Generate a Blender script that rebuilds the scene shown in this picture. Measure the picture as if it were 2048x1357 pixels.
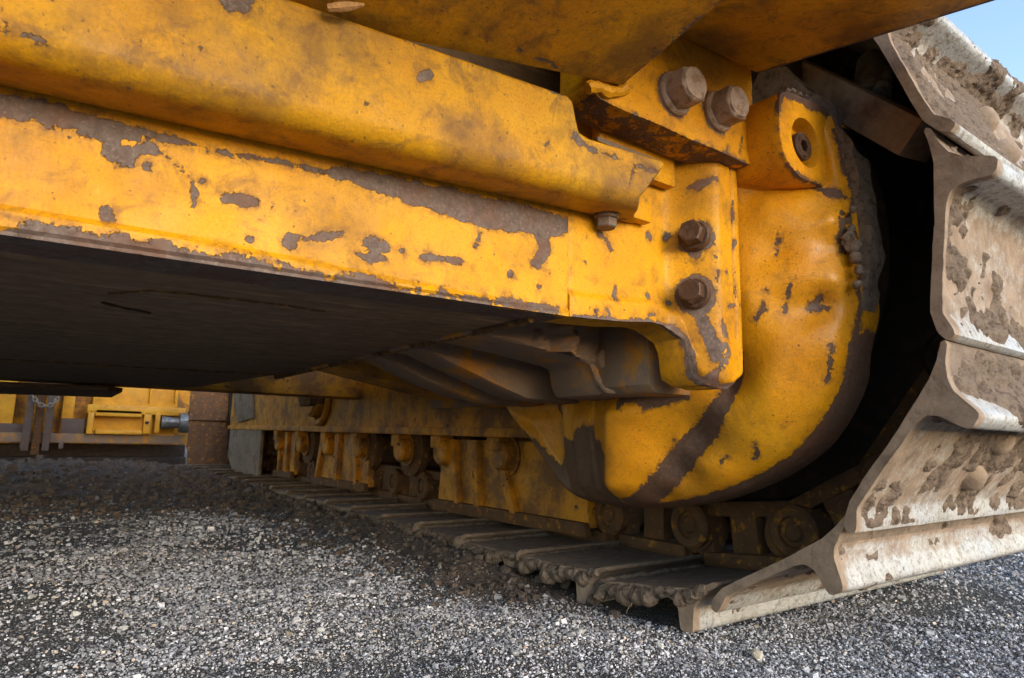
import bpy, bmesh, math, random
import numpy as np
from mathutils import Matrix, Vector
for o in list(bpy.data.objects): bpy.data.objects.remove(o)
S = bpy.context.scene
COL = S.collection
rng = np.random.default_rng(7)

# ------------------------------------------------------------------ camera, sky, sun, exposure
# axes: X runs across the bulldozer towards the near track, Y along the track (away), Z up.
F_PX, CX, CY, CAM_H = 1285.0, 1024.0, 678.5, 0.25
def _n(v):
    v = np.array(v, float); return v/np.linalg.norm(v)
AX = _n((2850-CX, -(920-CY), F_PX)); AY = _n((95-CX, -(860-CY), F_PX))
AY = _n(AY-(AX@AY)*AX); AZ = np.cross(AY, AX); AZ = AZ if AZ[1] > 0 else -AZ
EYE = np.array((0, 0, CAM_H))
cam_d = bpy.data.cameras.new('camera'); cam = bpy.data.objects.new('camera', cam_d); COL.objects.link(cam)
S.camera = cam
cam_d.sensor_width = 36.0; cam_d.lens = F_PX/2048*36; cam_d.clip_start = 0.02; cam_d.clip_end = 4000
R = Matrix(((AX[0], AX[1], -AX[2]), (AY[0], AY[1], -AY[2]), (AZ[0], AZ[1], -AZ[2]))).to_4x4()
cam.matrix_world = Matrix.Translation(EYE) @ R
cam_d.dof.use_dof = True; cam_d.dof.focus_distance = 0.80; cam_d.dof.aperture_fstop = 18.0

SUN_EL, SUN_FROM = math.radians(18), np.array((0.05, -1.0))       # light comes from behind the photographer
SUN_FROM = SUN_FROM/np.linalg.norm(SUN_FROM)
W = bpy.data.worlds.new('World'); S.world = W; W.use_nodes = True
wn = W.node_tree.nodes; wn.clear()
sky = wn.new('ShaderNodeTexSky'); sky.sky_type = 'NISHITA'; sky.sun_disc = False
sky.sun_elevation = SUN_EL; sky.sun_rotation = math.atan2(SUN_FROM[0], SUN_FROM[1])
sky.air_density = 1.0; sky.dust_density = 0.8; sky.ozone_density = 1.0
bg = wn.new('ShaderNodeBackground'); bg.inputs[1].default_value = 0.15
wo = wn.new('ShaderNodeOutputWorld')
W.node_tree.links.new(sky.outputs[0], bg.inputs[0]); W.node_tree.links.new(bg.outputs[0], wo.inputs[0])
sd = bpy.data.lights.new('sun', 'SUN'); sun = bpy.data.objects.new('sun', sd); COL.objects.link(sun)
sd.energy = 0.5; sd.angle = math.radians(36); sd.color = (1.0, 0.975, 0.94)
dirv = Vector((-SUN_FROM[0]*math.cos(SUN_EL), -SUN_FROM[1]*math.cos(SUN_EL), -math.sin(SUN_EL)))
sun.rotation_euler = dirv.to_track_quat('-Z', 'Y').to_euler()
S.view_settings.view_transform = 'Standard'; S.view_settings.look = 'None'
S.view_settings.exposure = 1.65; S.view_settings.gamma = 1.0; S.view_settings.use_curve_mapping = False
S.render.engine = 'CYCLES'
S.cycles.max_bounces = 8; S.cycles.diffuse_bounces = 5

# ------------------------------------------------------------------ measuring: picture position + known plane -> metres
def _ray(px, py):
    d = np.array((px-CX, -(py-CY), F_PX)); return np.array((d@AX, d@AY, d@AZ))
def onX(px, py, x): r = _ray(px, py); return EYE+(x/r[0])*r
def onY(px, py, y): r = _ray(px, py); return EYE+(y/r[1])*r
def onZ(px, py, z): r = _ray(px, py); return EYE+((z-CAM_H)/r[2])*r

# ------------------------------------------------------------------ value noise for geometry
def _hash(i, j, k, seed):
    n = (i*374761393+j*668265263+k*1274126177+seed*974634777) & 0x7fffffff
    n = ((n ^ (n >> 13))*1103515245) & 0x7fffffff
    return ((n ^ (n >> 16)) & 0xffff)/65535.0
def vnoise(p, scale=1.0, seed=0):
    p = np.asarray(p, float)*scale; i = np.floor(p).astype(np.int64); f = p-i; f = f*f*(3-2*f)
    r = 0
    for a in (0, 1):
        for b in (0, 1):
            for c in (0, 1):
                w = (f[..., 0] if a else 1-f[..., 0])*(f[..., 1] if b else 1-f[..., 1])*(f[..., 2] if c else 1-f[..., 2])
                r = r+w*_hash(i[..., 0]+a, i[..., 1]+b, i[..., 2]+c, seed)
    return r
def fbm(p, scale=1.0, oct=4, seed=0):
    r, a, t = 0, 1.0, 0
    for o in range(oct):
        r = r+a*vnoise(p, scale*2.03**o, seed+o*17); t += a; a *= .5
    return r/t

# ------------------------------------------------------------------ materials
class NT:
    def __init__(s, name):
        s.m = bpy.data.materials.new(name); s.m.use_nodes = True; s.t = s.m.node_tree; s.t.nodes.clear()
        s.out = s.t.nodes.new('ShaderNodeOutputMaterial'); s.b = s.t.nodes.new('ShaderNodeBsdfPrincipled')
        s.t.links.new(s.b.outputs[0], s.out.inputs[0]); s.pos = s.t.nodes.new('ShaderNodeNewGeometry').outputs['Position']
    def put(s, sock, v):
        if isinstance(v, bpy.types.NodeSocket): s.t.links.new(v, sock)
        else:
            if isinstance(v, tuple) and len(v) == 3 and sock.type == 'RGBA': v = (*v, 1)
            sock.default_value = v
    def noise(s, scale, detail=4, rough=.55, vec=None, dist=0):
        n = s.t.nodes.new('ShaderNodeTexNoise'); s.put(n.inputs['Vector'], vec or s.pos)
        n.inputs['Scale'].default_value = scale; n.inputs['Detail'].default_value = detail
        n.inputs['Roughness'].default_value = rough; n.inputs['Distortion'].default_value = dist; return n.outputs['Fac']
    def vor(s, scale, vec=None, out='Distance', feat='F1'):
        n = s.t.nodes.new('ShaderNodeTexVoronoi'); n.feature = feat; s.put(n.inputs['Vector'], vec or s.pos)
        n.inputs['Scale'].default_value = scale; return n.outputs[out]
    def mapping(s, scale, rot=(0, 0, 0)):
        n = s.t.nodes.new('ShaderNodeMapping'); s.put(n.inputs[0], s.pos); n.inputs['Scale'].default_value = scale
        n.inputs['Rotation'].default_value = rot; return n.outputs[0]
    def mth(s, op, a, b=0.0, c=0.0, clamp=False):
        n = s.t.nodes.new('ShaderNodeMath'); n.operation = op; n.use_clamp = clamp
        for i, v in enumerate((a, b, c)): s.put(n.inputs[i], v)
        return n.outputs[0]
    def rng(s, v, a, b, lo=0.0, hi=1.0):
        n = s.t.nodes.new('ShaderNodeMapRange'); s.put(n.inputs[0], v)
        for i, x in enumerate((a, b, lo, hi)): s.put(n.inputs[i+1], x)
        return n.outputs[0]
    def mix(s, f, a, b):
        n = s.t.nodes.new('ShaderNodeMix'); n.data_type = 'RGBA'; s.put(n.inputs[0], f); s.put(n.inputs[6], a); s.put(n.inputs[7], b)
        return n.outputs[2]
    def attr(s, name, out='Fac'):
        n = s.t.nodes.new('ShaderNodeAttribute'); n.attribute_name = name; return n.outputs[out]
    def sepn(s):
        g = s.t.nodes.new('ShaderNodeNewGeometry'); x = s.t.nodes.new('ShaderNodeSeparateXYZ')
        s.t.links.new(g.outputs['Normal'], x.inputs[0]); return x.outputs
    def bump(s, h, dist=.001, strength=1.0):
        n = s.t.nodes.new('ShaderNodeBump'); n.inputs['Distance'].default_value = dist; n.inputs['Strength'].default_value = strength
        s.put(n.inputs['Height'], h); s.t.links.new(n.outputs[0], s.b.inputs['Normal'])
    def fin(s, col, rough, metal=0.0, spec=.5):
        s.put(s.b.inputs['Base Color'], col); s.put(s.b.inputs['Roughness'], rough); s.put(s.b.inputs['Metallic'], metal)
        s.put(s.b.inputs['Specular IOR Level'], spec); return s.m

def paint(name, y1=(.70, .328, .004), y2=(.60, .245, .003), film=(.20, .088, .018), film_lo=.46, film_hi=.70, film_amt=.65,
          spec=.4, chip_thr=.735, chip_col=((.092, .060, .048), (.165, .120, .100)), rough=.42, amp=.012, scr=.35, dots=.735):
    s = NT(name)
    n1 = s.noise(60, 7, .68); n2 = s.noise(260, 5, .7)
    f = s.mth('ADD', s.attr('chip'), s.mth('MULTIPLY', s.mth('SUBTRACT', n1, .5), amp*1.5))
    f = s.mth('ADD', f, s.mth('MULTIPLY', s.mth('SUBTRACT', n2, .5), amp*.6))
    m = s.rng(f, 0, .0005)
    m = s.mth('MAXIMUM', m, s.rng(s.noise(30, 6, .62), chip_thr, chip_thr+.006))
    m = s.mth('MAXIMUM', m, s.rng(s.noise(135, 3, .55), dots, dots+.012))
    col = s.mix(s.rng(s.noise(7, 5, .6), .35, .65), y1, y2)
    fl = s.rng(s.noise(11, 9, .68), film_lo, film_hi, 0, film_amt)
    col = s.mix(fl, col, film)
    blot = s.rng(s.noise(38, 8, .72, dist=.6), .52, .66, 0, film_amt*.9)
    col = s.mix(blot, col, film)
    fine = s.rng(s.noise(420, 4, .7), .45, .68, 0, .34)
    col = s.mix(fine, col, film)
    spk = s.rng(s.noise(260, 2, .5), .68, .72, 0, .8)
    col = s.mix(spk, col, (.13, .06, .02))
    sv = s.noise(1.0, 3, .6, vec=s.mapping((60, 60, 900), (.3, .5, .2)))
    sv2 = s.noise(1.0, 3, .6, vec=s.mapping((900, 80, 80), (.2, .1, .9)))
    sc = s.mth('MAXIMUM', s.rng(sv, .62, .67, 0, scr), s.rng(sv2, .62, .67, 0, scr))
    sc = s.mth('MULTIPLY', sc, s.rng(s.noise(14, 3), .45, .6))
    col = s.mix(sc, col, (.17, .085, .03))
    lite = s.mth('MULTIPLY', s.rng(s.noise(1.0, 4, .65, vec=s.mapping((420, 260, 160), (.4, .2, .1))), .60, .70, 0, .3), s.rng(s.noise(9, 3), .45, .6))
    col = s.mix(lite, col, (.80, .47, .10))
    halo = s.mth('MULTIPLY', s.rng(f, -.006, 0, 0, .8), s.rng(s.noise(70, 6, .72), .45, .58))
    col = s.mix(halo, col, (.16, .07, .022))
    cc = s.mix(s.rng(s.noise(120, 7, .72), .35, .65), *chip_col)
    cc = s.mix(s.rng(s.noise(300, 3, .6), .56, .64, 0, .45), cc, tuple(x*1.7 for x in chip_col[1]))
    cc = s.mix(s.rng(s.noise(75, 6, .7), .56, .64, 0, .5), cc, tuple(x*.5 for x in chip_col[0]))
    cc = s.mix(s.rng(s.noise(22, 4), .48, .68, 0, .7), cc, (.15, .062, .030))
    col = s.mix(m, col, cc)
    r = s.mth('ADD', s.mth('MULTIPLY', m, .18), s.rng(s.noise(35, 5), .3, .7, rough-.06, rough+.14))
    h = s.mth('ADD', s.mth('MULTIPLY', m, -.75), s.mth('MULTIPLY', s.noise(90, 6, .65), .55))
    s.bump(h, .0018, .9)
    return s.fin(col, r, 0, spec)

def grime(name, c1, c2, c3=None, s1=18, s2=130, rough=.75, bump=.0015, thr=(.5, .62), metal=0.0, stretch=None):
    s = NT(name); v = s.mapping(stretch) if stretch else None
    col = s.mix(s.rng(s.noise(s1, 8, .65, vec=v), .35, .65), c1, c2)
    if c3: col = s.mix(s.rng(s.noise(s1*1.7, 7, .66, vec=v), *thr), col, c3)
    col = s.mix(s.rng(s.noise(s2, 5, .7), .4, .7, 0, .35), col, tuple(x*.45 for x in c1))
    s.bump(s.mth('ADD', s.noise(s2, 7, .7), s.noise(s1*2.5, 4)), bump, .9)
    return s.fin(col, s.rng(s.noise(60, 4), .3, .7, rough-.12, rough+.1), metal, .35)

M = {}
M['paint'] = paint('worn_yellow_paint', spec=.2)
M['casting'] = paint('cast_yellow_paint', y1=(.78, .350, .005), y2=(.72, .28, .004), rough=.34, film_amt=.4, chip_thr=.755, amp=.014, scr=.6, chip_col=((.085, .043, .026), (.135, .080, .054)))
M['dusty'] = paint('dusty_yellow_paint', spec=.25, y1=(.64, .325, .003), y2=(.48, .21, .003), film=(.15, .075, .024), film_lo=.44, film_hi=.64,
                   film_amt=.8, chip_thr=.745, rough=.5, scr=.5)
M['overhead'] = paint('dusty_overhead_paint', y1=(.74, .37, .006), y2=(.60, .26, .005), film=(.15, .078, .026), film_lo=.46, film_hi=.64, film_amt=.8, rough=.5, scr=.5)
M['soiled'] = paint('soiled_yellow_paint', y1=(.66, .295, .008), y2=(.54, .21, .006), film=(.16, .072, .023), film_lo=.44, film_hi=.60,
                    film_amt=.9, chip_thr=.66, chip_col=((.05, .033, .025), (.085, .055, .04)), rough=.6)
M['caked'] = paint('caked_yellow_paint', y1=(.52, .22, .008), y2=(.40, .15, .006), film=(.20, .138, .098), film_lo=.385, film_hi=.485,
                   film_amt=.97, chip_thr=.66, chip_col=((.13, .088, .066), (.19, .14, .11)), rough=.85)
M['primer'] = grime('scraped_primer', (.085, .058, .05), (.125, .09, .08), (.13, .065, .035), 20, 160, .6)
M['edge'] = grime('worn_plate_edge', (.20, .15, .12), (.14, .095, .07), (.22, .12, .03), 40, 200, .6)
M['belly'] = grime('scuffed_belly_steel', (.110, .070, .042), (.175, .112, .066), (.36, .235, .14), 1.0, 90, .62, .0012, (.54, .70), 0, (7, 60, 30))
M['weld'] = grime('dirty_weld', (.08, .045, .022), (.17, .08, .018), (.34, .17, .03), 60, 220, .7, .003)
M['rust'] = grime('rusty_link_steel', (.075, .038, .018), (.15, .068, .025), (.34, .145, .014), 30, 170, .8, .002, (.57, .64))
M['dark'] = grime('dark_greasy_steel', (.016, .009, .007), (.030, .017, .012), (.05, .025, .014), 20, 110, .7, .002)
M['bolt'] = grime('weathered_bolt_steel', (.29, .205, .165), (.36, .27, .22), (.21, .125, .075), 45, 260, .55, .0006)
M['boltdark'] = grime('rusty_bolt_steel', (.055, .028, .016), (.10, .05, .028), (.13, .075, .05), 60, 260, .5, .0007)
M['mud'] = grime('dried_mud', (.18, .130, .095), (.27, .20, .148), (.11, .075, .053), 60, 330, .95, .004)
M['soil'] = grime('dark_soil', (.10, .075, .06), (.16, .122, .096), (.06, .044, .035), 45, 240, .95, .004)
M['greyplate'] = grime('muddy_grey_plate', (.18, .132, .092), (.24, .18, .13), (.12, .08, .055), 10, 120, .8)
M['chain'] = grime('dusty_chain_steel', (.23, .19, .16), (.33, .28, .24), None, 60, 200, .5, .0008, metal=.3)
M['steel'] = grime('bare_cylinder_steel', (.20, .20, .20), (.33, .32, .31), (.12, .09, .06), 30, 200, .4, .0005, metal=.5)
M['straw'] = grime('dry_straw', (.42, .27, .13), (.5, .34, .18), None, 60, 300, .8)
M['wood'] = grime('splintered_wood', (.48, .24, .09), (.55, .31, .13), (.34, .16, .06), 90, 300, .8)

def shoe_mat():
    s = NT('scoured_shoe_steel')
    w = s.attr('wear')
    a = s.noise(16, 9, .68); b = s.noise(85, 8, .74)
    f = s.mth('ADD', s.mth('ADD', w, s.mth('MULTIPLY', s.mth('SUBTRACT', a, .5), 1.5)), s.mth('MULTIPLY', s.mth('SUBTRACT', b, .5), 1.6))
    m = s.rng(f, .25, .85)
    mud = s.mix(s.rng(s.noise(35, 7, .66), .36, .64), (.20, .138, .094), (.34, .25, .178))
    mud = s.mix(s.rng(w, -.7, -.45), s.mix(s.rng(s.noise(50, 6, .66), .36, .64), (.145, .104, .075), (.235, .174, .126)), mud)
    st = s.mix(s.rng(s.noise(24, 6, .62), .36, .64), (.52, .51, .49), (.40, .385, .36))
    st = s.mix(s.rng(s.noise(9, 3), .5, .66, 0, .7), st, (.46, .48, .51))
    st = s.mix(s.rng(s.noise(150, 6, .72), .50, .62, 0, .75), st, (.19, .145, .105))
    col = s.mix(m, mud, st)
    s.bump(s.mth('ADD', s.mth('MULTIPLY', m, -.5), s.mth('ADD', s.noise(190, 6, .7), s.noise(60, 5))), .0016, .9)
    return s.fin(col, s.mth('SUBTRACT', .9, s.mth('MULTIPLY', m, .40)), s.mth('MULTIPLY', m, .25), .45)
M['shoe'] = shoe_mat()

def ground_mat():
    s = NT('gravelly_ground')
    c = s.vor(330, out='Color'); d = s.vor(330)
    g = s.t.nodes.new('ShaderNodeSeparateColor'); s.t.links.new(c, g.inputs[0])
    val = s.rng(g.outputs[0], .2, 1.0)
    col = s.mix(val, (.19, .19, .19), (.42, .42, .425))
    col = s.mix(s.rng(g.outputs[1], .86, .9), col, (.50, .50, .50))
    col = s.mix(s.rng(d, .2, .55), col, (.075, .07, .066))
    soil = s.mix(s.rng(s.noise(60, 6, .7), .35, .65), (.085, .064, .050), (.155, .120, .096))
    k = s.rng(s.mth('ADD', s.attr('soil'), s.mth('MULTIPLY', s.mth('SUBTRACT', s.noise(12, 6, .65), .5), 1.2)), .35, .75)
    col = s.mix(k, col, soil)
    s.bump(s.mth('ADD', s.mth('MULTIPLY', d, -1.0), s.noise(140, 6, .7)), .004, .9)
    return s.fin(col, .95, 0, .2)
M['ground'] = ground_mat()
def grain_mat():
    s = NT('gravel_grains')
    c = s.attr('tone', 'Color')
    col = s.mix(s.rng(s.noise(500, 3), .35, .65, 0, .4), c, (.10, .095, .09))
    s.bump(s.noise(700, 3), .0008, .6)
    return s.fin(col, .9, 0, .25)
M['grain'] = grain_mat()
M['stone'] = grime('pale_stone', (.40, .36, .28), (.50, .46, .38), (.33, .28, .20), 70, 300, .9, .001)
M['palestone'] = grime('grey_stone', (.36, .36, .35), (.52, .52, .51), (.27, .26, .25), 90, 300, .9, .001)

# ------------------------------------------------------------------ mesh helpers
def tag(o, label=None, cat=None, group=None, kind=None):
    for k, v in (('label', label), ('category', cat), ('group', group), ('kind', kind)):
        if v: o[k] = v
    return o
def attach(o, parent):
    if parent is not None:
        o.parent = parent
        loc = parent.get('_base')
        if loc is not None: o.matrix_parent_inverse = Matrix.Translation(-Vector(loc))
def thing(name, loc, label, cat, group=None):
    o = bpy.data.objects.new(name, None); COL.objects.link(o); o.location = loc; o.empty_display_size = .1
    o['_base'] = list(loc); return tag(o, label, cat, group)
def mesh(name, V, Fc, smooth=35):
    me = bpy.data.meshes.new(name); me.from_pydata([tuple(map(float, v)) for v in V], [], [tuple(f) for f in Fc]); me.validate()
    bm = bmesh.new(); bm.from_mesh(me); bmesh.ops.recalc_face_normals(bm, faces=bm.faces); bm.to_mesh(me); bm.free()
    if smooth:
        me.shade_smooth(); me.set_sharp_from_angle(angle=math.radians(smooth))
    return me
def obj(name, me, mat, parent=None, chip=None, label=None):
    o = bpy.data.objects.new(name, me); COL.objects.link(o)
    me.materials.clear(); me.materials.append(M[mat] if isinstance(mat, str) else mat)
    attach(o, parent)
    if chip is not None:
        n = len(me.vertices); co = np.empty(n*3); me.vertices.foreach_get('co', co)
        a = me.attributes.new('chip', 'FLOAT', 'POINT'); a.data.foreach_set('value', field(co.reshape(-1, 3), chip).astype(np.float32))
    else:
        if 'chip' not in me.attributes:
            a = me.attributes.new('chip', 'FLOAT', 'POINT'); a.data.foreach_set('value', np.full(len(me.vertices), -.05, np.float32))
    if label: o['label'] = label
    return o
def field(co, spec):
    """signed wear depth (m): >0 where the paint is gone; spec = [(p0, p1, r0, r1, sign)]"""
    out = np.full(len(co), -.05)
    for p0, p1, r0, r1, sg in sorted(spec, key=lambda q: -q[4]):
        p0 = np.asarray(p0); p1 = np.asarray(p1); d = p1-p0; L = max(d@d, 1e-12)
        t = np.clip(((co-p0)@d)/L, 0, 1); dist = np.linalg.norm(co-p0-t[:, None]*d, axis=1); v = r0+(r1-r0)*t-dist
        out = np.maximum(out, v) if sg > 0 else np.minimum(out, -v)
    return out
def line(fn, pts, r, sign=1):
    """polyline of wear; pts picture positions (optionally with own radius in mm), fn puts them on the surface"""
    P = [fn(p[0], p[1]) for p in pts]; rr = [(p[2] if len(p) > 2 else r)/1000 for p in pts]
    if len(P) == 1: return [(P[0], P[0], rr[0], rr[0], sign)]
    return [(P[i], P[i+1], rr[i], rr[i+1], sign) for i in range(len(P)-1)]
def box_bm(c, size, bev=.004, rot=None, seg=2):
    bm = bmesh.new(); bmesh.ops.create_cube(bm, size=1)
    bmesh.ops.scale(bm, vec=size, verts=bm.verts)
    if bev: bmesh.ops.bevel(bm, geom=bm.edges[:], offset=bev, segments=seg, affect='EDGES', profile=.6)
    if rot is not None: bmesh.ops.transform(bm, matrix=rot.to_4x4(), verts=bm.verts)
    bmesh.ops.translate(bm, vec=c, verts=bm.verts); return bm
def bm_mesh(name, bms, smooth=35):
    if not isinstance(bms, (list, tuple)): bms = [bms]
    V, Fc = [], []
    for bm in bms:
        bm.verts.index_update(); b = len(V)
        V += [v.co[:] for v in bm.verts]; Fc += [[b+v.index for v in f.verts] for f in bm.faces]; bm.free()
    return mesh(name, V, Fc, smooth)
def box(name, lo, hi, mat, parent, bev=.004, chip=None, **k):
    lo = np.array(lo, float); hi = np.array(hi, float)
    return obj(name, bm_mesh(name, box_bm((lo+hi)/2, np.abs(hi-lo), min(bev, np.abs(hi-lo).min()*.3))), mat, parent, chip, **k)
def frame_from(axis):
    a = Vector(axis).normalized(); q = a.to_track_quat('Z', 'Y'); return q.to_matrix()
def lathe(prof, axis, c, seg=40, a0=0, phase=0):
    """prof [(r, h)] turned about axis through c"""
    Rm = np.array(frame_from(axis)); V, Fc = [], []; n = len(prof)
    for i in range(seg):
        a = phase+2*math.pi*i/seg
        for r, h in prof: V.append(Rm@np.array((r*math.cos(a), r*math.sin(a), h))+np.asarray(c))
    for i in range(seg):
        j = (i+1) % seg
        for k in range(n-1): Fc.append((i*n+k, j*n+k, j*n+k+1, i*n+k+1))
    return V, Fc
def join(parts):
    V, Fc = [], []
    for v, f in parts:
        b = len(V); V += list(v); Fc += [tuple(b+i for i in q) for q in f]
    return V, Fc
def tube(pts, r, seg=8, closed=False):
    pts = [np.asarray(p, float) for p in pts]; n = len(pts); V, Fc = [], []; up = np.array((.13, .27, .95))
    rr = r if hasattr(r, '__len__') else [r]*n
    for i in range(n):
        a = pts[(i-1) % n] if (closed or i) else pts[0]; b = pts[(i+1) % n] if (closed or i < n-1) else pts[-1]
        t = _n(b-a); u = np.cross(t, up); u = u/np.linalg.norm(u); w = np.cross(t, u)
        for k in range(seg):
            q = 2*math.pi*k/seg; V.append(pts[i]+rr[i]*(math.cos(q)*u+math.sin(q)*w))
    for i in range(n if closed else n-1):
        j = (i+1) % n
        for k in range(seg): Fc.append((i*seg+k, i*seg+(k+1) % seg, j*seg+(k+1) % seg, j*seg+k))
    if not closed: Fc += [tuple(range(seg))[::-1], tuple((n-1)*seg+k for k in range(seg))]
    return V, Fc
def prism(poly, ax, lo, hi):
    """polygon in the two other axes pushed from lo to hi along axis index ax"""
    V = []
    for h in (lo, hi):
        for p in poly:
            q = [0, 0, 0]; o = [i for i in range(3) if i != ax]; q[ax] = h; q[o[0]], q[o[1]] = p; V.append(q)
    n = len(poly); Fc = [tuple(range(n))[::-1], tuple(range(n, 2*n))]+[(i, (i+1) % n, n+(i+1) % n, n+i) for i in range(n)]
    return V, Fc
def bevelled(name, VF, bev=.003, smooth=35):
    bm = bmesh.new(); vs = [bm.verts.new(v) for v in VF[0]]
    for f in VF[1]: bm.faces.new([vs[i] for i in f])
    bmesh.ops.recalc_face_normals(bm, faces=bm.faces)
    bmesh.ops.bevel(bm, geom=[e for e in bm.edges if e.calc_face_angle(0) > .5], offset=bev, segments=2, affect='EDGES', profile=.6, clamp_overlap=True)
    bmesh.ops.triangulate(bm, faces=[f for f in bm.faces if len(f.verts) > 4])
    return bm_mesh(name, bm, smooth)
def plate(xs, zb, zt, Yf, thick, nz):
    """closed plate standing in XZ: columns xs, bottom zb(x), top zt(x), front Yf(x, z), pushed back by thick"""
    V, Fc = [], []; nx = len(xs)
    for back in (0, 1):
        for x in xs:
            b, t = zb(x), zt(x)
            for k in range(nz):
                z = b+(t-b)*k/(nz-1); V.append((x, Yf(x, z)+back*thick, z))
    N = nx*nz; I = lambda i, k, s=0: s*N+i*nz+k
    for i in range(nx-1):
        for k in range(nz-1):
            Fc.append((I(i, k), I(i+1, k), I(i+1, k+1), I(i, k+1)))
            Fc.append((I(i, k, 1), I(i, k+1, 1), I(i+1, k+1, 1), I(i+1, k, 1)))
        Fc.append((I(i, 0), I(i, 0, 1), I(i+1, 0, 1), I(i+1, 0))); Fc.append((I(i, nz-1), I(i+1, nz-1), I(i+1, nz-1, 1), I(i, nz-1, 1)))
    for k in range(nz-1):
        Fc.append((I(0, k), I(0, k+1), I(0, k+1, 1), I(0, k, 1))); Fc.append((I(nx-1, k), I(nx-1, k, 1), I(nx-1, k+1, 1), I(nx-1, k+1)))
    return V, Fc
def lin(a, b, n): return list(np.linspace(a, b, n))
def interp(xs, ys): return lambda x: float(np.interp(x, xs, ys))
def smooth_interp(xs, ys):
    def f(x):
        i = int(np.clip(np.searchsorted(xs, x)-1, 0, len(xs)-2)); t = np.clip((x-xs[i])/(xs[i+1]-xs[i]), 0, 1); t = t*t*(3-2*t)
        return float(ys[i]+(ys[i+1]-ys[i])*t)
    return f
def sstep(a, b, x): t = np.clip((x-a)/(b-a), 0, 1); return t*t*(3-2*t)
def hexbolt(name, c, axis, af, hh, parent, mat='bolt', wr=None, wh=.006, phase=0.0, label=None):
    """hexagon head (across-flats af, height hh) with chamfered crown on a round washer, one mesh"""
    r = af/math.sqrt(3); wr = wr or af*.66
    head = lathe([(0, 0), (r, 0), (r, hh*.86), (r*.955, hh*.93), (r*.84, hh), (0, hh)], axis, np.asarray(c)+np.asarray(_n(axis))*wh, 6, phase=phase)
    crown = lathe([(r*.83, hh*.985), (r*.80, hh*1.02), (0, hh*1.02)], axis, np.asarray(c)+np.asarray(_n(axis))*wh, 28)
    wash = lathe([(0, -.004), (wr, -.004), (wr, wh*.6), (wr*.93, wh), (0, wh+.0005)], axis, c, 32)
    return obj(name, mesh(name, *join([head, crown, wash]), smooth=25), mat, parent, label=label)

# ================================================================== ground
def axis_grid(fine_lo, fine_hi, step, far):
    g = list(np.arange(fine_lo, fine_hi, step)); s = step; a = fine_lo; b = g[-1]
    lo, hi = [], []
    while a > -far: s *= 1.22; a -= s; lo.append(a)
    s = step
    while b < far: s *= 1.22; b += s; hi.append(b)
    return np.array(lo[::-1]+g+hi)
X1, X2 = 0.724, 1.503                                   # inner and outer end of the track shoes
def ground_height(x, y):
    p = np.stack([x, y, np.zeros_like(x)], -1)
    near = np.exp(-((np.maximum(np.abs(x-.4)-3, 0))**2+(np.maximum(np.abs(y-2.5)-4, 0))**2)/4)
    z = (fbm(p, 3.2, 4, 3)-.5)*.028+(fbm(p, 22, 3, 9)-.5)*.011
    z = z*near
    # soil pushed up along the inner edge of the track, from a little behind its front
    along = sstep(.85, 1.15, y)*(1-sstep(4.5, 5.0, y))
    ridge = np.exp(-((x-(X1-.015))/.055)**2)*along*(.022+.030*(fbm(p, 9, 4, 21)-.40))
    lumps = np.exp(-((x-(X1-.06))/.09)**2)*along*np.maximum(fbm(p, 30, 3, 33)-.5, 0)*.10
    z = z+np.maximum(ridge, -.004)+lumps
    # grouser prints pressed into soft soil behind
    pr = sstep(3.0, 3.5, y)*(1-sstep(5.3, 6.0, y))*sstep(-1.6, -1.0, x)*(1-sstep(.5, .72, x))
    z = z+pr*(np.maximum(np.sin((y+.10*x)*2*math.pi/.22), -.2)*.030+(fbm(p, 14, 4, 5)-.45)*.09)
    # dip in front of the first grouser and a wheel-thin furrow beside it
    z = z-.006*np.exp(-((y-.62)/.14)**2)*sstep(.6, .8, x)*(1-sstep(1.6, 1.8, x))
    flat = sstep(.55, .75, x)*(1-sstep(1.7, 1.9, x))*sstep(.25, .42, y)*(1-sstep(.70, .95, y)); z = z*(1-flat)+(-.008+(fbm(p, 22, 3, 9)-.5)*.006)*flat
    z = z-.008*np.exp(-(((x-1.12)+(y-.42)*.9)/.012)**2)*sstep(.2, .3, y)*(1-sstep(.52, .58, y))
    return z
gx, gy = axis_grid(-1.6, 2.3, .016, 900), axis_grid(.15, 5.6, .016, 900)
GX, GY = np.meshgrid(gx, gy, indexing='ij'); GZ = ground_height(GX, GY)
nx, ny = GX.shape
gv = np.stack([GX, GY, GZ], -1).reshape(-1, 3)
ii = np.arange(nx*ny).reshape(nx, ny)
gf = np.stack([ii[:-1, :-1], ii[1:, :-1], ii[1:, 1:], ii[:-1, 1:]], -1).reshape(-1, 4)
def quick_mesh(name, V, Q, smooth=True):
    me = bpy.data.meshes.new(name); k = Q.shape[1]
    me.vertices.add(len(V)); me.vertices.foreach_set('co', np.ascontiguousarray(V, np.float32).ravel())
    me.loops.add(Q.size); me.loops.foreach_set('vertex_index', np.ascontiguousarray(Q, np.int32).ravel())
    me.polygons.add(len(Q)); me.polygons.foreach_set('loop_start', np.arange(0, Q.size, k, dtype=np.int32))
    me.polygons.foreach_set('use_smooth', np.full(len(Q), smooth)); me.update(calc_edges=True); me.validate(); return me
gm = quick_mesh('ground', gv, gf); gm.materials.append(M['ground'])
def soil_amount(x, y):
    band = np.exp(-((x-(X1-.03))/.11)**2)*sstep(.6, 1.0, y)
    return np.clip(band*1.1+sstep(1.9, 3.3, y)*(1-sstep(7, 9, y))*.85+(sstep(X1-.05, X1+.05, x)*(1-sstep(X2, X2+.1, x)))*sstep(.7, .9, y)*.9, 0, 1)
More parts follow.
